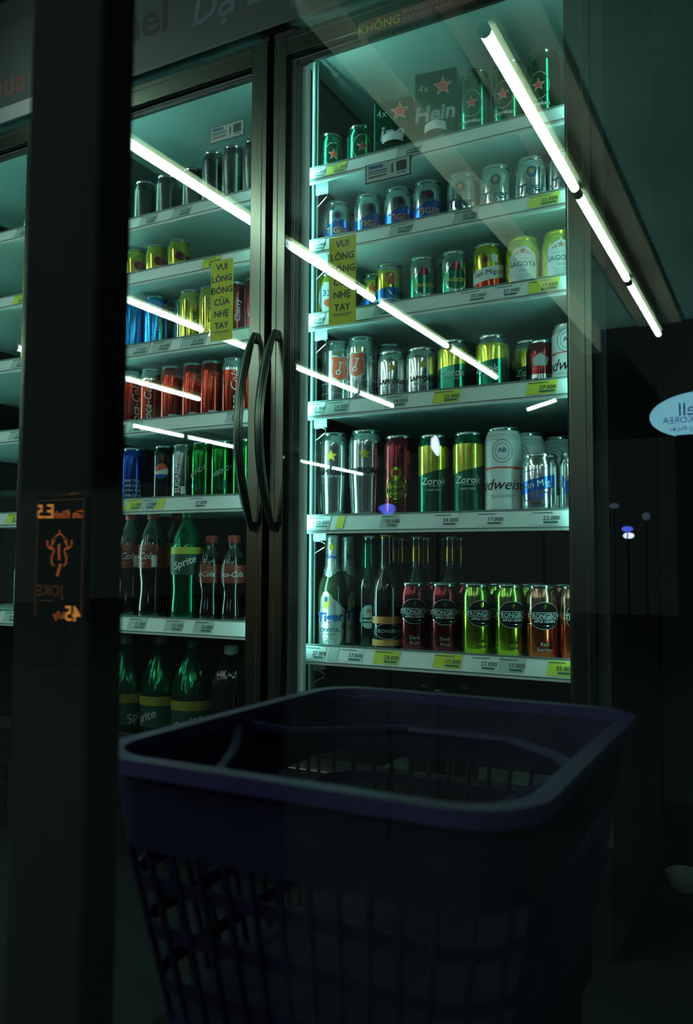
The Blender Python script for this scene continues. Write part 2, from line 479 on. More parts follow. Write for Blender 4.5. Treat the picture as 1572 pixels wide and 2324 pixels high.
# ================================================================== FRIDGES
def cabinet_unit(x0, x1, label, doors, header_trim):
    """doors: list of (glass x0, glass x1, outer x0, outer x1, side of handle)"""
    F = thing('drinks_fridge', label, 'fridge', (0, 1.6, 0))
    O = -1.6
    c = MB()
    def bx(mb, a, b, y0, y1, z0, z1, m): mb.box(a, b, y0+O, y1+O, z0, z1, m)
    bx(c, x0, x0+.035, 1.612, 2.30, .0, 2.30, m_wall); bx(c, x1-.035, x1, 1.612, 2.30, .0, 2.30, m_wall)
    bx(c, x0, x1, 2.27, 2.30, .0, 2.30, m_dback); bx(c, x0+.035, x1-.035, 1.612, 2.27, 2.0, 2.30, m_wall)
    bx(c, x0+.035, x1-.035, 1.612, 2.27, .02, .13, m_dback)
    put('cabinet', c, F, smooth=False)
    lin = MB()
    bx(lin, x0+.036, x1-.036, 1.675, 2.26, 1.962, 1.975, m_inner)
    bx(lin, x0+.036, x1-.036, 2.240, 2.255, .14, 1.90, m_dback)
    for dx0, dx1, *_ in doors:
        bx(lin, dx0-.030, dx0-.024, 1.70, 2.24, .14, 1.96, m_dback)  # side lining coloured dark to stand for a wall left unlit
    put('inner_lining', lin, F, smooth=False)
    h = MB()
    bx(h, x0, x1, 1.598, 1.612, 1.985, 2.36, m_header)
    bx(h, x0, x1, 1.590, 1.600, 1.9855, 2.030 if header_trim else 1.992, m_chrome if header_trim else m_frame2)
    if not header_trim:
        flat_y(h, xf(text2d('Channel', .135, .02), 0, 0), -1.60, -.002, 2.128, m_htext1)
        flat_y(h, xf(text2d('Dạ Lan', .105, .02), 0, 0, 0, .2), -1.14, -.002, 2.100, m_htext2)
    else:
        flat_y(h, xf(text2d('Sữa chua', .10, .02)), -2.08, -.002, 2.10, m_brown)
    put('header_panel', h, F, smooth=False)
    bgr = MB()
    bx(bgr, x0, x1, 1.600, 1.612, .0, .20, m_black)
    for k in range(6): bx(bgr, x0+.08, x1-.08, 1.594, 1.600, .03+.025*k, .042+.025*k, m_capd)
    put('base_grille', bgr, F, smooth=False)
    for (gx0, gx1, ox0, ox1, hs) in doors:
        # frame
        d = MB(); zt, zb = 1.957, .215
        gt, gb = 1.905, .27
        def fr(y0, y1, e, m, f=MB.box):
            bx(d, ox0+e, gx0, y0, y1, zb+e, zt-e, m); bx(d, gx1, ox1-e, y0, y1, zb+e, zt-e, m)
            bx(d, gx0, gx1, y0, y1, gt, zt-e, m); bx(d, gx0, gx1, y0, y1, zb+e, gb, m)
        fr(1.590, 1.612, 0, m_frame)
        # shallow grooves along the stiles
        bx(d, ox0+.012, ox0+.0145, 1.5892, 1.592, zb+.01, zt-.01, m_frame2)
        bx(d, ox1-.0145, ox1-.012, 1.5892, 1.592, zb+.01, zt-.01, m_frame2)
        bx(d, gx0, gx1, 1.5892, 1.592, zt-.016, zt-.0135, m_frame2)
        D = put('door', d, F, smooth=False, bevel=.0015)
        g = MB(); bx(g, gx0-.004, gx1+.004, 1.602, 1.607, gb-.004, gt+.004, g_door)
        put('glass_pane', g, D, smooth=False)
        k = MB(); kb = .030 if gx0 > -1.1 or True else 0
        # dark printed border and rubber seal behind the pane, with two thin pipings
        bx(k, gx0-.002, gx0+.026, 1.609, 1.618, gb, gt, m_gask); bx(k, gx1-.008, gx1+.002, 1.609, 1.618, gb, gt, m_gask)
        bx(k, gx0, gx1, 1.609, 1.618, gt-.018, gt+.002, m_gask); bx(k, gx0, gx1, 1.609, 1.618, gb-.002, gb+.02, m_gask)
        bx(k, gx0+.007, gx0+.009, 1.6078, 1.610, gb, gt, m_line); bx(k, gx0+.013, gx0+.0142, 1.6078, 1.610, gb, gt, m_line)
        bx(k, gx1-.004, gx1-.003, 1.6078, 1.610, gb, gt, m_line)
        bx(k, gx0, gx1, 1.6078, 1.610, gt-.007, gt-.005, m_line)
        put('gasket', k, D, smooth=False)
        if hs:
            hx = hs; hd = MB(); pts = []; rr = []
            n = 25
            for i in range(n):
                t = i/(n-1); z = 1.250 - .455*t
                bow = math.sin(PI*t)**.8
                pts.append((hx, 1.584+O-.062*bow, z)); rr.append(.0105*(.55+.45*min(1, math.sin(PI*min(max(t, .03), .97))*2.2)))
            hd.tube(pts, rr, m_handle, 16, up=(1, 0, 0), flat=1.0)
            for w in (-.6, -.2, .2, .6, 1.0):
                hd.tube([(p[0]+r*math.sin(w+.5), p[1]-r*math.cos(w+.5), p[2]) for p, r in zip(pts, rr)], .0011, m_handle2, 6, up=(1, 0, 0))
            for zz in (1.243, .802): hd.box(hx-.006, hx+.006, 1.580+O, 1.592+O, zz-.012, zz+.010, m_handle)
            put('handle', hd, D)
        if header_trim is False:
            if gx0 > -1.1:
                sx, sy, w, hh = -.8663, 1.350, .068, .198
            else:
                sx, sy, w, hh = -1.197, 1.352, .065, .198
            st = MB(); bx(st, sx-w/2, sx+w/2, 1.6002, 1.6012, sy-hh/2, sy+hh/2, m_ylw)
            for j, wd in enumerate(('VUI', 'LÒNG', 'ĐÓNG', 'CỬA', 'NHẸ', 'TAY')):
                flat_y(st, text2d(wd, .0215, .02), sx, 1.6002+O, sy+hh/2-.018-.0288*j, m_ink)
            flat_y(st, shape(rect2d(w*.75, .0016)), sx, 1.6002+O, sy-hh/2+.022, m_inkg)
            flat_y(st, shape(rect2d(w*.6, .0010)), sx, 1.6002+O, sy-hh/2+.018, m_inkg)
            put('notice_sticker', st, D, smooth=False)
            if gx0 > -1.1:
                kx0, kx1, kz0, kz1 = -.823, -.50, 1.8865, 1.9225
                st = MB(); bx(st, kx0, kx1, 1.588, 1.5895, kz0, kz1, m_brown)
                flat_y(st, xf(text2d('KHÔNG', .028, .02), 0, -.003), kx0+.052, 1.588+O, (kz0+kz1)/2, m_lime)
                flat_y(st, text2d('BÁN RƯỢU, BIA CHO', .0115, .01), kx0+.165, 1.588+O, kz0+.026, m_stext)
                flat_y(st, text2d('NGƯỜI DƯỚI 18 TUỔI', .0115, .01), kx0+.165, 1.588+O, kz0+.011, m_stext)
                put('warning_sticker', st, D, smooth=False)
        # mullion strip, upright and interior light, all fixed to the cabinet
        q = gx0+.020
        s1 = MB(); bx(s1, q, q+.0205, 1.620, 1.632, .20, 1.93, m_strip)
        put('mullion_strip', s1, F, smooth=False)
        mu = MB(); bx(mu, ox0-.030, q-.012, 1.613, 1.668, .14, 1.985, m_gask)
        bx(mu, gx1+.010, ox1+.004, 1.613, 1.668, .14, 1.985, m_gask)
        put('mullion', mu, F, smooth=False)
        s2 = MB(); bx(s2, q-.008, q-.002, 1.636, 1.652, .54, 1.93, m_gask); bx(s2, q-.002, q+.002, 1.637, 1.651, .542, 1.928, m_led)
        put('interior_light', s2, F, smooth=False)
        s3 = MB(); bx(s3, gx1-.0055, gx1+.004, 1.622, 1.632, .20, 1.93, m_strip)
        put('mullion_strip', s3, F, smooth=False)
        s4 = MB(); bx(s4, gx1+.004, gx1+.009, 1.636, 1.652, .54, 1.93, m_gask); bx(s4, gx1+.001, gx1+.004, 1.637, 1.651, .542, 1.928, m_ledr)
        put('interior_light', s4, F, smooth=False)
        u = MB(); bx(u, q-.009, q-.003, 1.692, 1.698, .15, 1.95, m_shelf); bx(u, q+.002, q+.0045, 1.696, 1.700, .15, 1.95, m_raild)
        bx(u, q-.022, q-.012, 1.72, 1.73, .15, 1.95, m_raild)
        put('shelf_upright', u, F, smooth=False)
    return F
cabinet_unit(-1.800, -.300, 'dark two-door drinks fridge with bowed handles and yellow door notices',
             [(-1.012, -.366, -1.047, -.322, -1.032), (-1.760, -1.1095, -1.785, -1.0655, -1.0885)], False)
cabinet_unit(-3.325, -1.812, 'drinks fridge with a grey trim strip, glimpsed left of the black post',
             [(-2.530, -1.875, -2.560, -1.838, None), (-3.29, -2.61, -3.31, -2.575, None)], True)

# ================================================================== CANS
def can_profile(R, h, bands=None, body=None, shape_='std'):
    base = [(R*.70, .001), (R*.80, 0), (R*.86, .002), (R*.97, .012), (R, .018)]
    top = [(R, h-.028), (R*.985, h-.0235), (R*.86, h-.0095), (R*.83, h-.007), (R*.82, h-.005)]
    if shape_ == 'hour':   # waisted silver tall can
        mid = []
        for i in range(1, 14):
            t = i/14; z = .018+(h-.044)*t
            mid.append((R*(.93+.07*math.sin(PI*(t*1.15-.10))**2*(1 if t > .1 else .9) - .035*math.cos(PI*t)*0), z))
        mid = [(R*(.88+.12*min(1, max(0, (t_-.05)/.5))**1.2) if t_ < .55 else R, .018+(h-.044)*t_) for t_ in [i/14 for i in range(1, 14)]]
        base = [(r*.88, z) for r, z in base]
        return base+mid+top
    return base+top
def rfun(R, h, sh):
    if sh != 'hour': return lambda z: R if z < h-.024 else R*.96
    def f(z):
        t = (z-.018)/(h-.044)
        return R*(.88+.12*min(1, max(0, (t-.05)/.5))**1.2) if t < .55 else R
    return f
_C = {}
def make_kind(kind):
    """returns list of (part name, mesh)"""
    if kind in _C: return _C[kind]
    K = KINDS[kind]; R, h, sh = K['R'], K['h'], K.get('shape', 'std')
    b = MB(); body = K['body']
    prof = can_profile(R, h, shape_=sh); rf = rfun(R, h, sh)
    if 'bands' in K:      # list of (z fraction upper limit, material)
        rings = []
        zs = [q[0]*h for q in K['bands']]
        for z in zs[:-1]:
            prof.append((rf(z), z))
        prof.sort(key=lambda p: p[1] if p[0] > R*.75 or p[1] > .01 else -1)
        out = []
        for p in prof:
            mt = next((m for lim, m in K['bands'] if p[1] <= lim*h+1e-6), K['bands'][-1][1])
            out.append((p[0], p[1], mt))
        prof = out
    b.lathe(prof, body, 36)
    parts = [('can_body', b.data('can_body', True, 28))]
    l = MB(); l.lathe([(R*.82, h-.0075), (R*.875, h-.0068), (R*.885, h-.0030), (R*.875, h-.0008), (R*.85, h), (R*.82, h-.001), (R*.79, h-.004), (R*.3, h-.0040)], K.get('lid', c_lid), 36)
    parts.append(('lid', l.data('lid', True, 60)))
    tb = MB(); tb.add([(x, y, h-.0034+dz) for dz in (0, .0012) for x, y in ngon(12, .006, .010)],
                      [(i, (i+1) % 12, 12+(i+1) % 12, 12+i) for i in range(12)]+[tuple(range(12))[::-1], tuple(range(12, 24))], c_lid)
    parts.append(('pull_tab', tb.data('pull_tab')))
    if 'art' in K:
        a = MB(); K['art'](a, R, h, rf)
        if a.v: parts.append(('printed_label', a.data('printed_label', False)))
    _C[kind] = parts
    return parts

def tx(a, s, size, rf, z, mat, bold=.02, shear=0, rot=0, off=.0008, ang=0, sx=1, sy=1):
    wrap(a, xf(text2d(s, size, bold), 0, 0, rot, shear, sx, sy), rf, z, mat, off, ang)
def art_tigerb(a, R, h, rf):
    band(a, rf, .012, lambda t: h*(.55+.07*math.sin(t*2.3+.9)), c_blue)
    wrap(a, shape(ngon(20, .012, .014)), rf, h*.68, c_pteal, .0008)
    wrap(a, shape(ngon(14, .006, .008)), rf, h*.69, c_dred, .0011)
    tx(a, 'TIGER', .021, rf, h*.40, c_pora)
    band(a, rf, .016, .026, c_cyan, .0006)
def art_tigerc(a, R, h, rf):
    wrap(a, ring2d(24, .014, .0145, .0015), rf, h*.70, c_pgry, .0007)
    wrap(a, shape(ngon(20, .011, .012)), rf, h*.70, c_pteal, .0008)
    wrap(a, shape(ngon(12, .005, .006)), rf, h*.71, c_pora, .0011)
    tx(a, 'Tiger', .029, rf, h*.43, c_pteal, .02, .18, .10)
    tx(a, 'CRYSTAL', .0095, rf, h*.24, c_pteal, .01)
    for q in (.32, .82): band(a, rf, h*q, h*q+.0008, c_pgry, .0006)
def art_heine(a, R, h, rf):
    wrap(a, shape(star2d(.015)), rf, h*.56, c_white, .0006)
    wrap(a, shape(star2d(.0125)), rf, h*.56, c_pred, .0010)
    wrap(a, ring2d(26, .024, .031, .0015), rf, h*.55, c_pgry, .0006)
    tx(a, 'Heineken', .0125, rf, h*.33, c_white)
    wrap(a, shape(ngon(20, .010, .012)), rf, h*.15, c_white, .0006, .9)
    band(a, rf, h*.10, h*.115, c_pgry, .0005)
def art_yw(a, R, h, rf):
    wrap(a, shape(ngon(28, .026, .040)), rf, h*.52, c_white, .0006)
    wrap(a, shape([(x, y-.010) for x, y in ngon(18, .012, .010)]), rf, h*.50, c_pred, .0010)
    tx(a, '333', .020, rf, h*.60, c_pblue)
def art_yb(a, R, h, rf):
    band(a, rf, h*.20, lambda t: h*(.50+.03*math.cos(t*2)), c_blue, .0004)
    band(a, rf, h*.30, h*.33, c_white, .0007); band(a, rf, h*.20, h*.22, c_yel, .0007)
    wrap(a, shape(ngon(18, .011, .013)), rf, h*.68, c_pred, .0008)
    wrap(a, ring2d(24, .026, .030, .002), rf, h*.58, c_yel, .0009, .5)
def art_green(a, R, h, rf):
    wrap(a, shape(ngon(24, .024, .030)), rf, h*.50, c_dgreen, .0004)
    wrap(a, ring2d(26, .025, .031, .0015), rf, h*.50, c_sil, .0007)
    wrap(a, shape(ngon(16, .010, .009)), rf, h*.70, c_dred, .0009)
    tx(a, 'SAIGON', .0125, rf, h*.46, c_pgold); tx(a, 'Special', .009, rf, h*.30, c_white)
def art_sanm(a, R, h, rf):
    band(a, rf, lambda t: h*(.36+.06*t), lambda t: h*(.58+.06*t), c_white, .0005, 1.15)
    band(a, rf, lambda t: h*(.22+.06*t), lambda t: h*(.36+.06*t), c_red, .0005, 1.15)
    tx(a, 'San Miguel', .0165, rf, h*.485, c_pink, .012, .05, .135)
    wrap(a, shape(rect2d(.016, .018)), rf, h*.72, c_white, .0006, .35)
    wrap(a, shape(rect2d(.010, .022)), rf, h*.74, c_dred, .0006, -.25)
def art_sagota(a, R, h, rf):
    w = .031
    pts = [(-w*.75, -.044), (w*.75, -.044), (w*.93, -.034), (w, 0), (w*.9, .024), (w*.5, .036), (0, .044), (-w*.5, .036), (-w*.9, .024), (-w, 0), (-w*.93, -.034)]
    wrap(a, shape([(x*1.04, y*1.03) for x, y in pts]), rf, h*.50, c_pgry, .0005)
    wrap(a, shape(pts), rf, h*.50, c_white, .0008)
    wrap(a, shape(star2d(.0085)), rf, h*.74, c_pora, .0012)
    for s_ in (-1, 1):
        wrap(a, xf(shape(star2d(.0045)), s_*.0105, -.001), rf, h*.72, c_pora, .0012)
        wrap(a, xf(shape(star2d(.003)), s_*.0165, -.003), rf, h*.72, c_pora, .0012)
    tx(a, 'SAGOTA', .0150, rf, h*.52, c_pteal, .015)
    tx(a, 'BEER', .0075, rf, h*.415, c_pgry)
    for q in (.35, .31, .27, .23): wrap(a, shape(rect2d(.034-.02*abs(q-.29), .0012)), rf, h*q, c_pgry, .0012)
    wrap(a, shape(rect2d(.044, .0008)), rf, h*.61, c_pgry, .0012)
def art_key(a, R, h, rf):
    pts = [(-.014, -.019), (0, -.026), (.014, -.019), (.0155, 0), (.013, .012), (.0165, .022), (.008, .0235), (0, .021), (-.008, .0235), (-.0165, .022), (-.013, .012), (-.0155, 0)]
    wrap(a, shape([(x*1.30, y*1.28) for x, y in pts]), rf, h*.60, c_white, .0006)
    wrap(a, shape([(x*1.16, y*1.16) for x, y in pts]), rf, h*.60, c_pred, .0010)
    wrap(a, xf(ring2d(16, .0062, .0062, .0028), -.003, -.011), rf, h*.60, c_white, .0014)
    wrap(a, xf(shape(rect2d(.003, .022)), .001, .003, -.25), rf, h*.60, c_white, .0014)
    wrap(a, xf(shape(rect2d(.010, .003)), .003, .013, -.25), rf, h*.60, c_white, .0014)
    tx(a, "BECK'S", .020, rf, h*.31, c_sild, .02)
    for q in (.24, .38): band(a, rf, h*q, h*q+.001, c_pgry, .0006)
def art_sapp(a, R, h, rf):
    wrap(a, shape(star2d(.0125)), rf, h*.68, c_pgold, .0008)
    tx(a, 'SAPPORO', .0155, rf, h*.42, c_pink, .02, 0, 0, .0008, 0, .98)
    tx(a, 'PREMIUM BEER', .0065, rf, h*.32, c_pgry)
def art_sapt(a, R, h, rf):
    wrap(a, shape(star2d(.0155)), rf, h*.73, c_pgold, .0008)
    tx(a, 'SAPPORO', .0185, rf, h*.545, c_pink, .02)
    tx(a, 'PREMIUM BEER', .0075, rf, h*.50, c_pgry)
def art_zorok(a, R, h, rf):
    band(a, rf, .010, lambda t: h*(.56+.045*t), c_dgreen, .0004)
    tx(a, 'Zorok', .022, rf, h*.44, c_white, .015, .1)
    wrap(a, shape(rect2d(.032, .0010)), rf, h*.39, c_white, .0009, .15)
    tx(a, 'LAGER BEER', .0065, rf, h*.34, c_pgry)
def art_bud(a, R, h, rf):
    wrap(a, shape(ngon(28, .021, .024)), rf, h*.73, c_white, .0006)
    wrap(a, ring2d(30, .022, .025, .0012), rf, h*.73, c_pteal, .0009)
    wrap(a, ring2d(30, .015, .018, .0010), rf, h*.73, c_pteal, .0010)
    tx(a, 'AB', .014, rf, h*.74, c_pteal)
    band(a, rf, h*.53, h*.56, c_pred, .0005, 1.2); 
    wrap(a, shape(rect2d(.050, .0018)), rf, h*.535, c_white, .0007)
    for q in (.86, .885, .91): band(a, rf, h*q, h*q+.0012, c_pgry, .0006)
    tx(a, 'Budweiser', .034, rf, h*.36, c_pink, .0, .35)
    tx(a, 'KING OF BEERS', .0075, rf, h*.235, c_pgry)
    tx(a, 'ORIGINAL FINE LAGER', .0060, rf, h*.09, c_pgry)
def art_budr(a, R, h, rf):
    wrap(a, shape([(-.014, -.012), (.014, -.012), (.018, .004), (.0, .016), (-.018, .004)]), rf, h*.62, c_pgry, .0006)
    band(a, rf, h*.10, h*.38, c_sild, .0005, .8)
    tx(a, 'Bud', .022, rf, h*.24, c_pink, 0, .3)
def art_redh(a, R, h, rf):
    wrap(a, shape(ngon(26, .021, .024)), rf, h*.36, c_lime, .0006)
    wrap(a, shape(ngon(20, .013, .014)), rf, h*.55, c_lime, .0006)
    wrap(a, shape(ngon(12, .006, .007)), rf, h*.55, c_dred, .0010)
    tx(a, 'RED', .014, rf, h*.43, c_pink); tx(a, 'HORSE', .0155, rf, h*.345, c_pink); tx(a, 'BEER', .0115, rf, h*.27, c_pink)
    wrap(a, ring2d(30, .0265, .033, .0012), rf, h*.37, c_lime, .0008)
def art_mig(a, R, h, rf):
    band(a, rf, lambda t: h*(.40+.055*t), lambda t: h*(.60+.055*t), c_blue, .0005, 1.1)
    tx(a, 'San Mig', .0195, rf, h*.51, c_white, .008, 0, .12)
    tx(a, 'LIGHT', .0215, rf, h*.31, c_pblue, .012, 0, .07, .0008, 0, 1.05)
    wrap(a, ([(-.030, -.042), (.030, -.038), (.030, -.037), (-.030, -.041)], [(0, 1, 2, 3)]), rf, h*.48, c_pblue, .0009)
    wrap(a, ([(-.030, .030), (.030, .036), (.030, .0370), (-.030, .031)], [(0, 1, 2, 3)]), rf, h*.48, c_pblue, .0009)
    wrap(a, shape(rect2d(.022, .0012)), rf, h*.20, c_pink, .0009)
    wrap(a, shape(rect2d(.012, .036)), rf, h*.20, c_white, .0009, 1.45)
def strong(lower):
    def art(a, R, h, rf):
        w = .030
        top = [(w*math.cos(t), .024*math.sin(t)) for t in [PI*i/14 for i in range(15)]]
        bot = [(w*math.cos(t), .022*math.sin(t)) for t in [-PI+PI*i/14 for i in range(15)]]
        pts = [(x, y+.004) for x, y in top]+[(x, y-.004) for x, y in bot]
        wrap(a, shape([(x*1.05, y*1.05) for x, y in pts]), rf, h*.585, c_pgry, .0005)
        wrap(a, shape(pts), rf, h*.585, c_oval, .0009)
        tx(a, 'STRONGBOW', .0138, rf, h*.585, c_white, .015, 0, 0, .0014, 0, .86)
        for q in (.63, .545): band(a, rf, lambda t, q=q: h*q-.0020*t*t*0, lambda t, q=q: h*q+.0011, c_white, .0013, .85)
        tx(a, 'APPLE CIDERS', .0072, rf, h*.515, c_white, .02, 0, 0, .0014)
        band(a, rf, lambda t: h*.455+.004*t*t, lambda t: h*.462+.004*t*t, c_sil, .0011, 1.0)
        wrap(a, shape([(-.002, -.004), (.002, -.004), (.004, .003), (.001, .001), (.003, .008), (-.003, .003)]), rf, h*.70, c_lime, .0014)
        s1, s2 = lower
        tx(a, s1, .011, rf, h*.215, c_pink if s1 == 'Gold' else c_pgry, .0); tx(a, s2, .011, rf, h*.14, c_pink if s1 == 'Gold' else c_pgry, .0)
    return art
def art_bull(a, R, h, rf):
    wrap(a, shape(ngon(16, .014, .012)), rf, h*.56, c_dred, .0006)
    wrap(a, xf(shape(rect2d(.010, .03)), 0, 0), rf, h*.45, c_red, .0006, .7)
    tx(a, 'SUPER', .009, rf, h*.30, c_dred)
def art_slimtx(word, mat, mat2):
    def art(a, R, h, rf):
        tx(a, word, .020, rf, h*.52, mat, .02, 0, PI/2)
        wrap(a, shape(rect2d(.003, h*.7)), rf, h*.48, mat2, .0006, -.7)
        wrap(a, shape(rect2d(.012, .02)), rf, h*.22, mat2, .0006, .5)
    return art
def art_coke(a, R, h, rf):
    tx(a, 'Coca-Cola', .030, rf, h*.42, c_white, .0, .35, PI/2)
    band(a, rf, h*.845, h*.86, c_pgry, .0005)
def art_redp(a, R, h, rf):
    wrap(a, shape(rect2d(.024, .020)), rf, h*.14, c_pgry, .0006, -.2)
    for q in (.80, .72): wrap(a, shape(rect2d(.022, .0015)), rf, h*q, c_pora, .0006)
def art_pepsib(a, R, h, rf):
    for i, wd in enumerate(('FOR THE', 'LOVE OF IT', 'BOTH THE', 'LOVE OF IT')):
        tx(a, wd, .0105, rf, h*(.42-.085*i), c_pgry, .03)
def art_pepsik(a, R, h, rf):
    wrap(a, shape(ngon(26, .0185, .0205)), rf, h*.56, c_white, .0006)
    up = [(.018*math.cos(t), .020*math.sin(t)) for t in [.35+(PI-.2)*i/12 for i in range(13)]]
    dn = [(.018*math.cos(t), .020*math.sin(t)) for t in [PI+.35+(PI-.75)*i/12 for i in range(13)]]
    wrap(a, shape(up), rf, h*.565, c_pred, .0010)
    wrap(a, shape(dn), rf, h*.55, c_pblue, .0010)
def art_grn(a, R, h, rf):
    tx(a, 'MIRINDA', .018, rf, h*.50, c_pgry, .02, .1, .5, .0008, 0, .85)
    wrap(a, shape(ngon(20, .015, .015)), rf, h*.28, c_dgreen, .0006)
KINDS = {
 'tigerb': dict(R=.036, h=.128, body=c_sil, art=art_tigerb, look='silver and blue beer can, orange lettering'),
 'tigerc': dict(R=.036, h=.128, body=c_sil, art=art_tigerc, look='silver beer can, blue script, small round emblem'),
 'heine': dict(R=.034, h=.128, body=c_green, art=art_heine, look='green beer can with a red star'),
 'heinet': dict(R=.035, h=.185, body=c_green, art=art_heine, look='tall green beer can with a red star'),
 'yw': dict(R=.034, h=.130, body=c_yel, art=art_yw, look='yellow can with a white oval and red spot'),
 'yb': dict(R=.034, h=.130, body=c_gold, lid=c_sild, art=art_yb, bands=[(.86, c_gold), (1, c_sild)], look='yellow and blue beer can'),
 'green': dict(R=.034, h=.130, body=c_green, art=art_green, bands=[(.62, c_green), (1, c_sild)], look='green beer can with silver shoulders'),
 'sanm': dict(R=.035, h=.133, body=c_gold, art=art_sanm, look='gold beer can, white over red band'),
 'sagota': dict(R=.0365, h=.132, body=c_yel, lid=c_yel, art=art_sagota, look='pale yellow beer can, white label, orange stars'),
 'key': dict(R=.036, h=.170, body=c_sil, art=art_key, look='tall silver can with a red shield badge'),
 'sapp': dict(R=.036, h=.129, body=c_sil, art=art_sapp, look='short silver beer can, black lettering, gold star'),
 'zorok': dict(R=.036, h=.137, body=c_yel, art=art_zorok, bands=[(.85, c_yel), (1, c_sild)], look='yellow and green beer can'),
 'budr': dict(R=.034, h=.123, body=c_dred, art=art_budr, look='dark red can with a pale emblem'),
 'bud': dict(R=.036, h=.140, body=c_white, art=art_bud, look='white beer can, red stripe, black script'),
 'sapt': dict(R=.040, h=.213, body=c_sil, shape='hour', art=art_sapt, look='big waisted silver beer can with a gold star'),
 'redh': dict(R=.036, h=.195, body=c_dred, art=art_redh, look='tall dark red beer can, yellow-green emblem'),
 'zorokt': dict(R=.035, h=.191, body=c_yel, art=art_zorok, bands=[(.86, c_yel), (1, c_dgreen)], look='tall yellow and dark green beer can'),
 'budt': dict(R=.039, h=.195, body=c_white, art=art_bud, look='tall white beer can, round emblem, large script'),
 'mig': dict(R=.038, h=.132, body=c_sil, art=art_mig, look='silver beer can with a slanted blue band'),
 'sbdark': dict(R=.031, h=.155, body=c_dred, lid=c_sild, art=strong(('Dark', 'Fruit')), look='slim dark red cider can, black oval label'),
 'sbgold': dict(R=.032, h=.155, body=c_lime, lid=c_sild, art=strong(('Gold', 'Apple')), bands=[(.62, c_lime), (1, c_limed)], look='slim yellow-green cider can, black oval label'),
 'sbred': dict(R=.034, h=.155, body=c_ored, lid=c_sild, art=strong(('Red', 'Berries')), bands=[(.62, c_ored), (1, c_copper)], look='orange-red cider can, black oval label'),
 'bull': dict(R=.0315, h=.112, body=c_gold, art=art_bull, look='short gold energy drink can, red emblem'),
 'slblue': dict(R=.033, h=.163, body=c_cyan, art=art_slimtx('revive', c_pgry, c_pblue), look='slim bright blue drink can'),
 'slgrn': dict(R=.030, h=.160, body=c_sil, art=art_slimtx('soda', c_pgrn, c_pgrn), look='slim silver-green drink can'),
 'slgold': dict(R=.032, h=.163, body=c_gold, art=art_slimtx('Fresh', c_pteal, c_pteal), look='slim gold drink can'),
 'sldred': dict(R=.031, h=.162, body=c_dred, art=art_slimtx('Cherry', c_pgry, c_pred), look='slim dark red drink can'),
 'coke': dict(R=.032, h=.166, body=c_red, art=art_coke, bands=[(.80, c_red), (1, c_sil)], look='slim red cola can, silver top, white script'),
 'redp': dict(R=.032, h=.166, body=c_red, art=art_redp, look='plain red can turned barcode side out'),
 'pepb': dict(R=.034, h=.158, body=c_navy, art=art_pepsib, look='deep blue cola can, lines of white words'),
 'pepk': dict(R=.031, h=.158, body=c_black, art=art_pepsik, look='black cola can with a tricolour disc'),
 'slwht': dict(R=.030, h=.158, body=c_sild, art=art_slimtx('SUGAR FREE', c_white, c_white), look='dark silver can, upright white words'),
 'grn': dict(R=.0305, h=.160, body=c_lgreen, art=art_grn, look='slim bright green soda can'),
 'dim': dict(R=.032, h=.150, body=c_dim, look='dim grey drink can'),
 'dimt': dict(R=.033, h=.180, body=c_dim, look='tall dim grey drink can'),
}
def can(kind, x, y, z, where, turn=0.0, group=None, name='drink_can'):
    K = KINDS[kind]
    ph = math.atan2(-x, y) + turn
    t = thing(name, K['look'] + ', ' + where, 'can', (x, y, z), ph, group)
    for nm, me in make_kind(kind): link(nm, me, t)
    return t
def ROW(z, shelfname, items, group):
    for i, it in enumerate(items):
        kind, x = it[0], it[1]
        turn = it[2] if len(it) > 2 else 0
        y = it[3] if len(it) > 3 else 1.750
        where = it[4] if len(it) > 4 else ('leftmost' if i == 0 else ORD[i]+' from left') + ', ' + shelfname
        can(kind, x, y, z-.012, where, turn, group)
gR = 'cans behind the right-hand fridge door'; gL = 'cans behind the left-hand fridge door'
F_ = ''
ROW(RZ[0], F_+Rname[0], [('heine', -.985, .3), ('heine', -.900, .15), ('heinet', -.607, -.25), ('heinet', -.530, -.35, 1.750), ('heinet', -.452, -.3, 1.752)], gR)
ROW(RZ[1], F_+Rname[1], [('tigerb', -.963), ('tigerb', -.876, .15), ('tigerb', -.796, .1), ('tigerb', -.722, .05), ('tigerc', -.638, -.15), ('tigerc', -.559, -.05), ('tigerc', -.479, 0), ('tigerc', -.405, 0)], gR)
ROW(RZ[2], F_+Rname[2], [('yw', -.985), ('yb', -.884, -.1, 1.80), ('yb', -.820, .05), ('green', -.735, .1), ('green', -.657, .05), ('sanm', -.580, .1), ('sagota', -.500), ('sagota', -.421, .1)], gR)
ROW(RZ[3], F_+Rname[3], [('key', -.962, .2), ('key', -.890, -.35, 1.742), ('sapp', -.812, -.05), ('sapp', -.739, .1), ('zorok', -.661, -.1), ('zorok', -.570, -.45), ('budr', -.471, -.1, 1.79), ('bud', -.402, -.1)], gR)
ROW(RZ[4], F_+Rname[4], [('sapt', -.971, -.1), ('sapt', -.881, -.05), ('redh', -.795, -.2), ('zorokt', -.709), ('zorokt', -.626, -.05), ('budt', -.547, -.05), ('mig', -.462, -.25, 1.735), ('mig', -.384, .35, 1.740)], gR)
ROW(RZ[5], Rname[5], [('sbdark', -.758, .05), ('sbdark', -.684, .05), ('sbgold', -.609, .35), ('sbgold', -.534, .2), ('sbred', -.463, .1), ('sbred', -.393, .3)], gR)
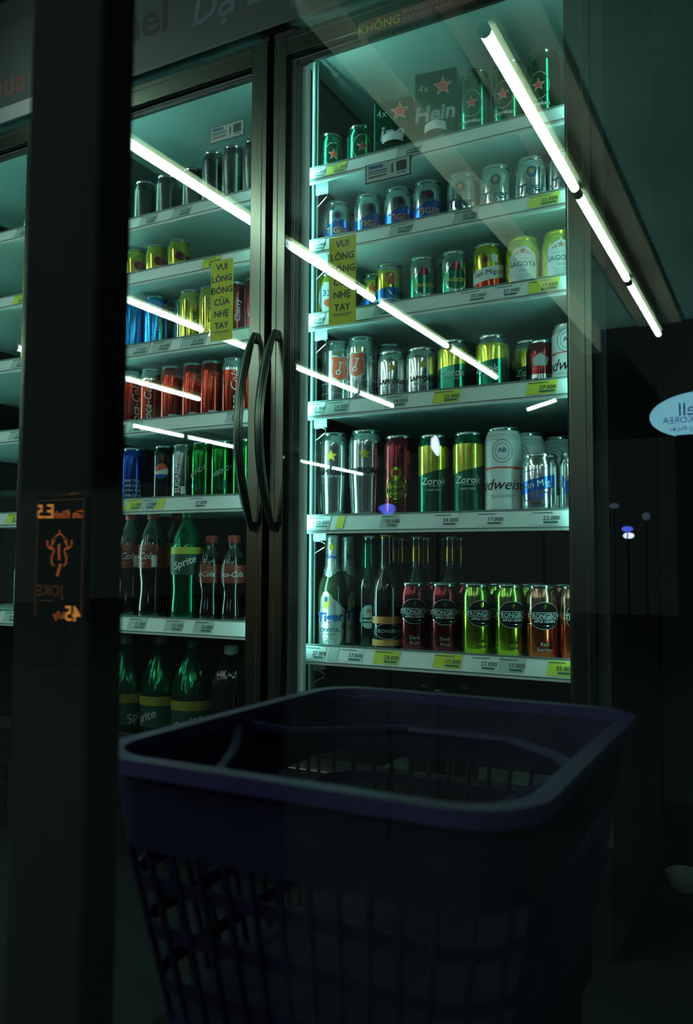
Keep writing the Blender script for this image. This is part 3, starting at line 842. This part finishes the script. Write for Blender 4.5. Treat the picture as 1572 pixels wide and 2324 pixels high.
# cans standing behind the front rows
can('key', -.855, 1.83, RZ[3]-.012, 'half hidden behind the second such can', .1, gR)
can('zorok', -.512, 1.83, RZ[3]-.012, 'right of and behind the other two', 0, gR)
can('heine', -.905, 1.840, RZ[0]-.012, 'behind the front two, beside the carton', .2, gR)
can('budt', -.520, 1.845, RZ[4]-.012, 'just behind the front one', -.5, gR)
can('budt', -.468, 1.93, RZ[4]-.012, 'deepest of the three', -.3, gR)
can('tigerb', -.985, 1.84, RZ[1]-.012, 'peeking out behind the leftmost', .1, gR)
for i, (x, k) in enumerate(((-.735, 'sbdark'), (-.655, 'sbdark'), (-.580, 'sbgold'), (-.505, 'sbgold'), (-.435, 'sbred'))):
    can(k, x, 1.83, RZ[5]-.012, 'second row, %s from left' % ORD[i], 0, gR)

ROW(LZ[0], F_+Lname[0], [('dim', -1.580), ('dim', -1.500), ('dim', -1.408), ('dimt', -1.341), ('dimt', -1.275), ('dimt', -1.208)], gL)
ROW(LZ[1], F_+Lname[1], [('bull', -1.690, .1), ('bull', -1.609, .3), ('bull', -1.533, .2), ('bull', -1.455, .1)], gL)
ROW(LZ[2], F_+Lname[2], [('slblue', -1.690, .1), ('slblue', -1.609, .3), ('slblue', -1.531, .25), ('slgrn', -1.480, .1, 1.80), ('slgold', -1.412, .3), ('slgold', -1.345, .1), ('sldred', -1.265, .2), ('sldred', -1.200, -.4)], gL)
ROW(LZ[3], F_+Lname[3], [('coke', -1.685), ('coke', -1.610, .3), ('coke', -1.542, -.3), ('redp', -1.470, .3), ('redp', -1.397, .2), ('redp', -1.336, .3), ('coke', -1.266, .1), ('coke', -1.200, 0)], gL)
ROW(LZ[4], F_+Lname[4], [('pepb', -1.690), ('pepb', -1.603, -.1), ('pepk', -1.491, -.3), ('slwht', -1.428, -.5), ('grn', -1.362, -.6), ('grn', -1.299, 0), ('grn', -1.230, .2)], gL)

# ------------------------------------------------------------------ cartons on the top shelf
def carton(x, w, h, z, label, txt, rz):
    t = thing('beer_carton', label, 'carton', (x, 1.72, z), rz, 'green beer cartons on the top shelf')
    b = MB(); b.box(-w/2, w/2, 0, .14, 0, h, c_dgreen)
    put('box', b, t, smooth=False, bevel=.004)
    a = MB()
    flat_y(a, xf(text2d(txt, .050, .03), 0, 0, 0, .12), 0, 0, h*.50, c_pgry, .001)
    flat_y(a, shape(star2d(.024)), w*.18, 0, h*.80, c_white, .001)
    flat_y(a, shape(star2d(.020)), w*.18, 0, h*.80, c_pred, .0016)
    flat_y(a, text2d('4x', .026, .0), -w*.28, 0, h*.80, c_pgry, .001)
    put('printed_label', a, t, smooth=False)
    c = MB()
    arc = [(.027*s_, .0) for s_ in (-1, 1)]
    n = 10; vs = []
    for i in range(n+1):
        u = -1+2*i/n
        vs += [(.026*u, -.002-.004*(1-u*u), 0.058+.006*(1-u*u)), (.024*u, -.002-.004*(1-u*u), 0.058+.020+.006*(1-u*u))]
    c.add(vs, [(2*i, 2*i+2, 2*i+3, 2*i+1) for i in range(n)], c_white)
    put('neck_tag', c, t)
    return t
carton(-.799, .095, .165, RZ[0]-.012, 'shorter dark green beer carton, left one on the top shelf', 'ine', .15)
carton(-.692, .098, .205, RZ[0]-.012, 'taller dark green beer carton with big lettering, right one on the top shelf', 'Hein', .15)

# ------------------------------------------------------------------ hanging price cards
def card(x, y, z, w, h, label, rz=0):
    t = thing('price_card', label, 'price card', (x, y, z), rz, 'hanging price cards')
    b = MB(); b.box(-w/2, w/2, 0, .0015, -h/2, h/2, m_ink); put('card_backing', b, t, smooth=False)
    a = MB(); flat_y(a, shape(rect2d(w*.95, h*.90)), 0, 0, 0, m_clr, .0006)
    flat_y(a, xf(shape(rect2d(w*.32, h*.18)), -w*.26, h*.28), 0, 0, 0, m_inkb, .001)
    flat_y(a, xf(shape(rect2d(w*.42, h*.07)), -w*.22, h*.06), 0, 0, 0, m_inkg, .001)
    flat_y(a, xf(shape(rect2d(w*.42, h*.05)), -w*.22, -h*.06), 0, 0, 0, m_inkg, .001)
    flat_y(a, xf(shape(rect2d(w*.40, h*.08)), -w*.22, -h*.22), 0, 0, 0, m_brown, .001)
    flat_y(a, xf(text2d('1', h*.62, .03), w*.10, 0), 0, 0, 0, m_ink, .001)
    flat_y(a, xf(shape(rect2d(w*.22, h*.50)), w*.30, h*.06), 0, 0, 0, m_ink, .001)
    flat_y(a, xf(text2d('TRÚNG', h*.16, .02), w*.30, -h*.30), 0, 0, 0, m_inkb, .001)
    put('print', a, t, smooth=False)
card(-.774, 1.640, 1.598, .112, .044, 'dark-edged price card hanging from the top rail behind the right-hand door')
card(-1.218, 1.640, 1.795, .106, .042, 'small pale promotional card stuck high behind the left-hand door')

# ================================================================== BOTTLES
def bottle(name, label, cat, x, y, z, prof, mat, cap, lab=None, art=None, turn=0, group=None, ripple=None, foil=None, capn='cap'):
    t = thing(name, label, cat, (x, y, z), math.atan2(-x, y)+turn, group)
    key = ('b', id(prof), id(mat), id(ripple))
    if key not in _C:
        b = MB(); b.lathe(prof, mat, 48 if ripple else 32, ripple); _C[key] = b.data('bottle_body', True, 60)
    link('bottle_body', _C[key], t)
    cm, cr, c0, c1 = cap
    key = ('c', cm.name, cr, c0, c1)
    if key not in _C:
        c = MB(); c.lathe([(cr*.96, c0), (cr, c0+.001), (cr, c1-.002), (cr*.93, c1)], cm, 24, lambda a, z_: .015*math.cos(a*24)); _C[key] = c.data(capn)
    link(capn, _C[key], t)
    rf = radius_of(prof)
    if foil:
        f = MB(); m_, z0, z1 = foil
        n = 10; pr = [(rf(z0+(z1-z0)*i/n)+.0012, z0+(z1-z0)*i/n) for i in range(n+1)]
        f.lathe(pr, m_, 28); put('neck_foil', f, t)
    if lab:
        l = MB(); m_, z0, z1 = lab; n = 6
        vs = []; fs = []; seg = 36
        for i in range(n+1):
            zz = z0+(z1-z0)*i/n
            for k in range(seg): vs.append(((rf(zz)+.0008)*math.cos(2*PI*k/seg), (rf(zz)+.0008)*math.sin(2*PI*k/seg), zz))
        for i in range(n):
            for k in range(seg): fs.append((i*seg+k, i*seg+(k+1) % seg, (i+1)*seg+(k+1) % seg, (i+1)*seg+k))
        l.add(vs, fs, m_)
        if art: art(l, rf)
        put('label', l, t)
    elif art:
        l = MB(); art(l, rf); put('label', l, t, smooth=False)
    return t
def radius_of(prof):
    def f(z):
        for a, b in zip(prof, prof[1:]):
            if a[1] <= z <= b[1] and b[1] > a[1]: return a[0]+(b[0]-a[0])*(z-a[1])/(b[1]-a[1])
        return prof[-1][0] if z > prof[-1][1] else prof[0][0]
    return f
def resamp(pts, mats=None, n=5):
    """Catmull-Rom through (r,z) points"""
    out = []
    for i in range(len(pts)-1):
        p0 = pts[max(i-1, 0)]; p1 = pts[i]; p2 = pts[i+1]; p3 = pts[min(i+2, len(pts)-1)]
        for k in range(n):
            t = k/n
            q = [0.5*((2*p1[j])+(-p0[j]+p2[j])*t+(2*p0[j]-5*p1[j]+4*p2[j]-p3[j])*t*t+(-p0[j]+3*p1[j]-3*p2[j]+p3[j])*t**3) for j in (0, 1)]
            out.append(tuple(q))
    out.append(pts[-1][:2])
    return out
def two_tone(prof, lvl, lo, hi): return [(r, z, lo if z <= lvl else hi) for r, z in prof]
P_cola = two_tone(resamp([(.026, 0), (.036, .006), (.038, .03), (.0335, .085), (.037, .125), (.038, .165), (.036, .200), (.026, .236), (.015, .262), (.014, .272), (.014, .276)]), .222, b_cola, b_clear)
P_cols = two_tone(resamp([(.022, 0), (.030, .006), (.0315, .025), (.027, .070), (.0305, .098), (.0315, .125), (.0305, .148), (.026, .166), (.0145, .188), (.013, .204), (.013, .210)]), .166, b_cola, b_clear)
P_spr = resamp([(.028, 0), (.040, .006), (.042, .03), (.039, .080), (.042, .130), (.0425, .170), (.039, .200), (.027, .236), (.0145, .264), (.013, .274), (.013, .278)])
P_big = resamp([(.036, 0), (.052, .008), (.054, .05), (.050, .12), (.054, .18), (.053, .215), (.043, .258), (.024, .306), (.014, .326), (.013, .336)])
P_big2 = resamp([(.036, 0), (.050, .008), (.050, .10), (.050, .20), (.049, .245), (.042, .275), (.024, .302), (.015, .314), (.014, .326)])
P_beer = resamp([(.026, 0), (.033, .004), (.034, .02), (.034, .12), (.031, .150), (.020, .178), (.0155, .195), (.0145, .240), (.0145, .262)])
rib = lambda a, z: (.035*math.cos(a*9)*max(0, min(1, (z-.175)/.04))*max(0, min(1, (.262-z)/.02)))
ribb = lambda a, z: (.035*math.cos(a*10)*max(0, min(1, (z-.215)/.04))*max(0, min(1, (.312-z)/.02)))
def a_cola(l, rf):
    tx(l, 'Coca-Cola', .026, rf, .168, c_white, 0, .3, 0, .0014, 0, .9)
    for q in (.188, .150): wrap(l, shape(rect2d(.05, .0018)), rf, q, c_pora, .0012)
    wrap(l, shape(rect2d(.014, .030)), rf, .155, c_white, .0012, 1.3)
def a_cols(l, rf):
    tx(l, 'Coca-Cola', .019, rf, .122, c_white, 0, .3, 0, .0014, 0, .9)
    for q in (.128, .134, .140): wrap(l, shape(rect2d(.014, .0018)), rf, q, c_pora, .0012, .75)
    wrap(l, shape(rect2d(.011, .028)), rf, .123, c_white, .0012, -1.2)
def a_spr(l, rf):
    band(l, rf, .174, .192, M('label_yellow_bright', (.42, .44, .04), .5), .0012)
    tx(l, 'Sprite', .027, rf, .152, c_white, .02, .2, .35, .0016)
b_lyel = M('label_yellow_shaded', (.20, .21, .02), .5)  # label yellow darkened to stand for the bottom row's shade
def a_sprb(l, rf):
    band(l, rf, .172, .196, b_lyel, .0012)
    tx(l, 'Sprite', .034, rf, .140, c_pgry, .02, .2, .35, .0016)  # grey stands for white lettering in that shade
gB = 'plastic soda bottles behind the left-hand door'
zz = LZ[5]-.012
for i, (x, tn) in enumerate(((-1.685, 0), (-1.606, -.9), (-1.527, -1.2))):
    bottle('soda_bottle', 'big dark cola bottle, red cap and label, %s of three beside the amber label' % ('leftmost' if i == 0 else 'middle' if i == 1 else 'rightmost'),
           'bottle', x, 1.75, zz, P_cola, b_cola, (b_capr, .016, .268, .289), (b_lred, .136, .199), a_cola, tn, gB)
bottle('soda_bottle', 'orange soda bottle with an amber label, squeezed between cola and green bottles', 'bottle', -1.512, 1.834, zz, P_cola, b_orng, (b_capr, .016, .268, .289), (b_lor, .140, .205), None, 0, gB)
bottle('soda_bottle', 'green lemon soda bottle with a yellow-topped label, on the sixth left-hand shelf', 'bottle', -1.409, 1.75, zz, P_spr, b_green, (b_capg, .015, .270, .291), (b_lgrn, .120, .180), a_spr, -.15, gB, rib)
for i, (x, tn) in enumerate(((-1.330, -.9), (-1.258, -.35))):
    bottle('soda_bottle', 'small cola bottle with a red cap, %s one of the short pair' % ('left' if i == 0 else 'right'),
           'bottle', x, 1.75, zz, P_cols, b_cola, (b_capr, .0155, .203, .222), (b_lred, .100, .147), a_cols, tn, gB)
gG = 'large green bottles on the bottom left-hand shelf'
zb = LOW-.012
bottle('soda_bottle', 'large green bottle with a white cap, leftmost in the bottom row by the post', 'bottle', -1.618, 1.75, zb, P_big, b_green, (b_capw, .0185, .326, .350), (b_lgrn, .115, .185), a_sprb, .9, gG, ribb)
bottle('soda_bottle', 'large green bottle, white cap and yellow-edged label, second in the bottom row', 'bottle', -1.506, 1.768, zb, P_big, b_green, (b_capw, .0165, .332, .350), (b_lgrn, .115, .185), a_sprb, -.95, gG, ribb)
bottle('soda_bottle', 'large green lemon soda bottle with a dark green cap, third in the dark bottom row', 'bottle', -1.385, 1.75, zb, P_big, b_green, (b_capg, .016, .330, .345), (b_lgrn, .115, .185), a_sprb, -.2, gG, ribb)
bottle('soda_bottle', 'large dark bottle with a white cap, rightmost in the bottom row near the door stile', 'bottle', -1.262, 1.75, zb, P_big2, b_cola, (b_capw, .0185, .318, .340), None, None, 0, gG, ribb)

# beer bottles on the lowest lit right-hand shelf
gBB = 'glass bottles on the lowest lit right-hand shelf'
zr = RZ[5]-.012
def a_tig(l, rf):
    pts = [(-.030, -.062), (.018, -.062), (.031, -.046), (.036, -.026), (.031, -.016), (.040, .010), (.040, .024), (.012, .034), (.008, .050), (.002, .060), (-.008, .066), (-.018, .062), (-.024, .048), (-.026, .020), (-.030, 0)]
    wrap(l, shape([(x*1.05, y*1.02) for x, y in pts]), rf, .066, c_sild, .0008)
    wrap(l, shape(pts), rf, .066, b_foil, .0012)
    wrap(l, shape([(x-.009, y+.036) for x, y in ngon(16, .009, .016)]), rf, .070, c_pgold, .0018)
    wrap(l, shape([(x-.009, y+.042) for x, y in ngon(8, .004, .007)]), rf, .072, c_pblue, .0022)
    tx(l, 'Tiger', .030, rf, .072, c_pblue, .03, .1, .05, .0020)
    tx(l, 'CRYSTAL', .012, rf, .042, c_pteal, .01, 0, 0, .0020)
    wrap(l, shape(rect2d(.034, .001)), rf, .033, c_pteal, .0018)
def a_tign(l, rf):
    a_tig(l, rf)
    wrap(l, shape(ngon(12, .006, .008)), rf, .236, c_pgold, .0022)
    tx(l, 'Tiger', .014, rf, .213, c_pblue, .03, .1, .0, .0024)
    wrap(l, shape([(-.016, -.008), (-.002, -.016), (.012, -.004), (.016, .004), (-.016, .004)]), rf, .180, b_foil, .0014)
def a_heib(l, rf):
    wrap(l, shape(ngon(22, .021, .028)), rf, .072, c_pgry, .0008)
    wrap(l, shape([(x, y+.010) for x, y in star2d(.007)]), rf, .075, c_pred, .0016)
    band(l, rf, .058, .070, c_dgreen, .0014, .7)
    tx(l, 'Heineken', .011, rf, .064, c_white, .02, 0, 0, .0020)
def a_sbb(l, rf):
    band(l, rf, .062, .078, c_pora, .0006, 1.3)
    wrap(l, shape(ngon(24, .031, .017)), rf, .045, c_black, .0014)
    wrap(l, ring2d(28, .031, .018, .0010), rf, .045, c_pgry, .0016)
    tx(l, 'STRONGBOW', .0115, rf, .045, c_pgry, .01, 0, 0, .0020, 0, .9)
    band(l, rf, .012, .026, c_pora, .0006, 1.3)
t = bottle('beer_bottle', 'beer bottle with silver neck foil and a big silver label, nearest the left', 'bottle', -.962, 1.735, zr, P_beer, b_glassg, (b_foil, .0155, .255, .264), None, a_tign, -.15, gBB, None, (b_foil, .178, .258), 'crown_cap')
for i, (x, y) in enumerate(((-.972, 1.83), (-.966, 1.92))):
    bottle('beer_bottle', 'silver-foiled beer bottle, %s behind the big silver label bottle' % ('directly' if i == 0 else 'right and deeper'), 'bottle', x, y, zr, P_beer, b_glassg, (b_foil, .0155, .255, .264), None, a_tign, .8, gBB, None, (b_foil, .178, .258), 'crown_cap')
bottle('beer_bottle', 'dark green beer bottle with a small red-star label, left of the cider bottle', 'bottle', -.898, 1.80, zr, P_beer, b_glassd, (c_sild, .0155, .255, .264), None, a_heib, .0, gBB, None, (c_dgreen, .19, .245), 'crown_cap')
bottle('beer_bottle', 'dark cider bottle with a black oval label and amber stripe', 'bottle', -.824, 1.745, zr, P_beer, b_glassd, (b_foilg, .0155, .255, .264), None, a_sbb, .1, gBB, None, None, 'crown_cap')
P_foil = (b_foilg, .203, .241)
for i, (x, y) in enumerate(((-.876, 1.88), (-.886, 1.96), (-.904, 2.04), (-.802, 1.87), (-.807, 1.94), (-.796, 2.02), (-.730, 1.91), (-.733, 1.98))):
    bottle('beer_bottle', 'dark bottle, gold-banded neck showing above the cider cans, %s from left' % ORD[i], 'bottle', x, y, zr, P_beer, b_glassd,
           (c_sild, .0150, .256, .264), None, None, 0, 'gold-necked dark bottles behind the cider cans', None, P_foil, 'crown_cap')
# three bottle tops glinting on the dark bottom shelf
for i, (x, y) in enumerate(((-.775, 1.86), (-.715, 1.80), (-.690, 1.89))):
    bottle('beer_bottle', 'dark bottle on the bottom right-hand shelf, only cap showing, %s of three' % ('left', 'middle', 'right')[i], 'bottle', x, y, zb+.055*0, P_beer, b_glassd,
           (c_sild, .0150, .256, .264), None, None, 0, 'bottles on the dark bottom right-hand shelf', None, None, 'crown_cap')

# drinks in the far-left fridge
sh2 = [1.70, 1.50, 1.31, 1.10, .86, .58]
for i, z in enumerate(sh2):
    shelf(-2.505, -1.902, z, 'shelf with a pale price rail in the far-left fridge, %s from the top' % ORD[i], [(-1.99, -1.93, 'cyc'[i % 3])], bracket=False)
    for j, x in enumerate((-2.03, -1.955)):
        can(('green', 'slgold', 'slgold', 'slgrn', 'grn', 'dim')[i], x, 1.76, z-.012, '%s one, far-left fridge, %s shelf' % (('left', 'right')[j], ORD[i]), .3, 'cans in the far-left fridge')

# ================================================================== FOREGROUND BASKET
def rr_loop(x0, x1, y0, y1, r, z, n=8):
    out = []
    for cx, cy, a0 in ((x1-r, y1-r, 0), (x0+r, y1-r, PI/2), (x0+r, y0+r, PI), (x1-r, y0+r, 1.5*PI)):
        for k in range(n+1):
            a = a0+PI/2*k/n; out.append((cx+r*math.cos(a), cy+r*math.sin(a), z))
    return out
def loops(mb, ls, mat, closed=False):
    n = len(ls[0]); vs = [v for l in ls for v in l]; fs = []
    m_ = len(ls)
    for i in range(m_ if closed else m_-1):
        for k in range(n):
            j = (i+1) % m_
            fs.append((i*n+k, i*n+(k+1) % n, j*n+(k+1) % n, j*n+k))
    mb.add(vs, fs, mat)
B = thing('shopping_basket', 'dark purple plastic shopping basket, blurred in the near foreground', 'basket', (-.335, .73, .34))
W, D_ = .180, .210
bk = MB()
loops(bk, [rr_loop(-W-.012, W+.012, -D_-.012, D_+.012, .060, .212), rr_loop(-W-.012, W+.012, -D_-.012, D_+.012, .060, .224),
           rr_loop(-W+.004, W-.004, -D_+.004, D_-.004, .048, .224), rr_loop(-W+.004, W-.004, -D_+.004, D_-.004, .048, .212)], m_rim, True)
put('rim', bk, B)
wl = MB()
loops(wl, [rr_loop(-W, W, -D_, D_, .05, .214), rr_loop(-W+.006, W-.006, -D_+.006, D_-.006, .05, .150),
           rr_loop(-W+.009, W-.009, -D_+.009, D_-.009, .047, .150), rr_loop(-W+.003, W-.003, -D_+.003, D_-.003, .047, .214)], m_purple, True)
for zq in (.030, .075, .115):
    t_ = (.150-zq)/.15*.026+.006
    loops(wl, [rr_loop(-W+t_, W-t_, -D_+t_, D_-t_, .048, zq+.012), rr_loop(-W+t_+.002, W-t_-.002, -D_+t_+.002, D_-t_-.002, .048, zq),
               rr_loop(-W+t_+.005, W-t_-.005, -D_+t_+.005, D_-t_-.005, .045, zq), rr_loop(-W+t_+.003, W-t_-.003, -D_+t_+.003, D_-t_-.003, .045, zq+.012)], m_purple, True)
top_ = rr_loop(-W+.006, W-.006, -D_+.006, D_-.006, .05, .152, 3); bot_ = rr_loop(-W+.034, W-.034, -D_+.034, D_-.034, .045, .004, 3)
def dens(l, n):
    out = []
    for i in range(len(l)):
        a, b = Vector(l[i]), Vector(l[(i+1) % len(l)])
        k = max(1, int(round((a-b).length/.022)))
        out += [a.lerp(b, q/k) for q in range(k)]
    return out
cnt = []
for i in range(len(top_)):
    a, b = Vector(top_[i]), Vector(top_[(i+1) % len(top_)]); a2, b2 = Vector(bot_[i]), Vector(bot_[(i+1) % len(bot_)])
    k = max(1, int(round((a-b).length/.024)))
    for q in range(k): wl.tube([a.lerp(b, q/k), a2.lerp(b2, q/k)], .0028, m_purple, 6)
put('wall_lattice', wl, B)
bs = MB()
loops(bs, [rr_loop(-W+.034, W-.034, -D_+.034, D_-.034, .045, .008), rr_loop(-W+.034, W-.034, -D_+.034, D_-.034, .045, .0)], m_purple)
l1 = rr_loop(-W+.034, W-.034, -D_+.034, D_-.034, .045, .008); l0 = rr_loop(-W+.034, W-.034, -D_+.034, D_-.034, .045, .0)
bs.add(l1, [tuple(range(len(l1)))], m_purple); bs.add(l0, [tuple(range(len(l0)))], m_purple)
put('base', bs, B)
for s_ in (-1, 1):
    hd = MB()
    hd.tube([(-W+.006, s_*.012, .208), (-W+.03, s_*.05, .196), (-W+.05, s_*.10, .190), (-.06, s_*.165, .188), (.06, s_*.165, .188), (W-.05, s_*.10, .190), (W-.03, s_*.05, .196), (W-.006, s_*.012, .208)], .006, m_purple2, 8)
    put('handle', hd, B)
St = MB(); St.box(-.48, -.19, .56, .90, .30, .338, m_capd)
for sx in (-.47, -.215):
    for sy in (.57, .875): St.box(sx, sx+.015, sy, sy+.015, 0, .30, m_capd)
tag(put('basket_stand', St, smooth=False), 'black low stand in deep shadow under the purple basket', 'stand')

# ================================================================== SIGNS AND LAMPS BEHIND THE CAMERA (seen mirrored in the panes)
sg = thing('oval_light_sign', 'pale blue lit oval shop sign with mirrored lettering at the right edge', 'sign', (-.555, -6.4, 1.895))
f = MB(); pts = ngon(48, .42, .19)
f.add([(x, .0, z) for x, z in pts]+[(x, -.06, z) for x, z in pts], [(i, (i+1) % 48, 48+(i+1) % 48, 48+i) for i in range(48)], m_capd)
f.add([(x, .001, z) for x, z in pts], [tuple(range(48))], m_face)
f.add([(x, -.06, z) for x, z in pts], [tuple(range(48))], m_capd)
put('sign_box', f, sg, smooth=False)
a = MB()
flat_y(a, text2d('Fullcell', .15, .0), .0, .002, .045, m_faceink, .002, True)
flat_y(a, text2d('KOREA', .072, .0), -.205, .002, -.035, m_faceink, .002, True)
flat_y(a, text2d('Mỹ phẩm Mỹ Phước', .050, .0), -.06, .002, -.105, m_faceink, .002, True)
put('lettering', a, sg, smooth=False)
f = MB(); f.box(-.23, .10, -.05, .02, -1.895, -.150, m_capd)
put('sign_post', f, sg, smooth=False, bevel=.02)

og = thing('orange_light_sign', 'dim orange lit menu board with mirrored words and a crown-like emblem, over the black post', 'sign', (-4.53, -3.62, .743))
og.scale = (1.41, 1.41, 1.33)
OW, OH = .32, .62
f = MB(); f.box(-OW/2-.01, OW/2+.01, -.04, 0, -OH/2-.02, OH/2+.02, m_capd)
for (x0_, x1_, z0_, z1_) in ((-OW/2, OW/2, OH/2-.004, OH/2), (-OW/2, -OW/2+.004, -OH/2, OH/2), (OW/2-.004, OW/2, -OH/2, OH/2)):
    f.box(x0_, x1_, 0, .003, z0_, z1_, m_ordim)
put('sign_board', f, og, smooth=False)
a = MB()
flat_y(a, text2d('E.5', .105, .02), -.105, 0, .245, m_or, .002, True)
flat_y(a, text2d('Gia Đình', .058, .01), .060, 0, .228, m_or2, .002, True)
def stroke(pts, w=.008, mat=m_or2):
    for p, q in zip(pts, pts[1:]):
        d = Vector((q[0]-p[0], q[1]-p[1])); L_ = d.length
        if L_ < 1e-5: continue
        n_ = Vector((-d.y, d.x))/L_*w/2
        flat_y(a, ([(p[0]-n_.x, p[1]-n_.y), (q[0]-n_.x, q[1]-n_.y), (q[0]+n_.x, q[1]+n_.y), (p[0]+n_.x, p[1]+n_.y)], [(0, 1, 2, 3)]), 0, 0, .02, mat, .002, True)
for s_ in (-1, 1):
    stroke([(s_*.085, .075), (s_*.082, .045), (s_*.060, .028), (s_*.040, .032), (s_*.036, .012), (s_*.052, -.015), (s_*.050, -.045), (s_*.034, -.062)])
    stroke([(s_*.060, .030), (s_*.048, .055), (s_*.034, .075)]); stroke([(s_*.045, .085), (s_*.050, .055)], .006)
    stroke([(s_*.034, .085), (s_*.020, .100), (0, .110), (0, .130)], .007)
stroke([(0, .055), (.003, .02), (-.003, -.01), (0, -.03)], .013)
stroke([(-.012, -.05), (0, -.085), (.010, -.115)], .014)
flat_y(a, text2d('JOKE', .085, .01), -.06, 0, -.175, m_ordim, .002, True)
flat_y(a, shape(rect2d(.10, .006)), -.08, 0, -.225, m_ordim, .002, True)
flat_y(a, text2d('45', .11, .02), .10, 0, -.292, m_or, .002, True)
flat_y(a, text2d('k/ly', .055, .01), .01, 0, -.30, m_or2, .002, True)
put('lettering', a, og, smooth=False)
f = MB(); f.box(-.02, .02, -.04, -.01, -.558, -OH/2, m_capd); f.box(-.14, .14, -.12, .08, -.558, -.547, m_capd)
put('sign_stand', f, og, smooth=False)

def lamp(name, x, y, z, sx, sz, mat, label, rot=0):
    t_ = MB(); pts_ = xf(shape(ngon(20, sx, sz)), 0, 0, rot)[0]
    t_.add([(px, 0, pz) for px, pz in pts_]+[(px*.6, .03, pz*.6) for px, pz in pts_], [(i, (i+1) % 20, 20+(i+1) % 20, 20+i) for i in range(20)]+[tuple(range(20)), tuple(range(20, 40))], mat)
    t_.tube([(0, -.01, 0), (0, -.01, -z)], .006, m_capd, 6)
    return tag(put(name, t_, loc=(x, y, z)), label, 'lamp')

lamp('street_lamp', -.945, -1.41, .864, .021, .0155, m_lampb, 'blurred blue lamp reflected low over the fifth right-hand shelf edge')
lamp('street_lamp', -.963, -1.80, 1.085, .0095, .033, m_lampw, 'cold white streak of lamp light reflected over the tall yellow-green cans', .12)
lamp('street_lamp', -1.314, -7.4, .985, .050, .028, m_lampw, 'small bright lamp glinting in the dark at the right, lower of the blue pair')
lamp('street_lamp', -1.300, -7.25, 1.040, .050, .026, m_lampb, 'small violet-blue lamp in the dark at the right, just above the white glint')
lamp('street_lamp', -1.440, -7.4, 1.264, .045, .025, m_lampg, 'faint grey glint left of the violet-blue lamp in the dark')
lamp('street_lamp', -1.157, -7.4, 1.159, .035, .035, m_lampg, 'faint grey glint right of the violet-blue lamp in the dark')
t_ = thing('short_tube_lamp', 'short slanted tube lamp reflected under the fourth right-hand shelf', 'lamp', (-1.583, -5.4, 1.883))
o_ = MB(); o_.tube([(-.105, 0, -.026), (.105, 0, .026)], .012, m_tube, 12); put('tube', o_, t_)
o_ = MB(); o_.box(-.09, .09, -.05, -.02, -.06, .02, m_capd); o_.tube([(0, -.03, 0), (0, -.03, -1.883)], .01, m_capd, 8); put('lamp_stand', o_, t_)
bw = MB(); bw.lathe([(.012, 0), (.026, .004), (.040, .022), (.043, .040), (.040, .042), (.034, .022), (.010, .010)], m_pale, 28)
tag(put('plastic_bowl', bw, loc=(-.222, 2.02, 0)), 'small pale rounded bowl on the dark floor at the lower right edge', 'bowl')
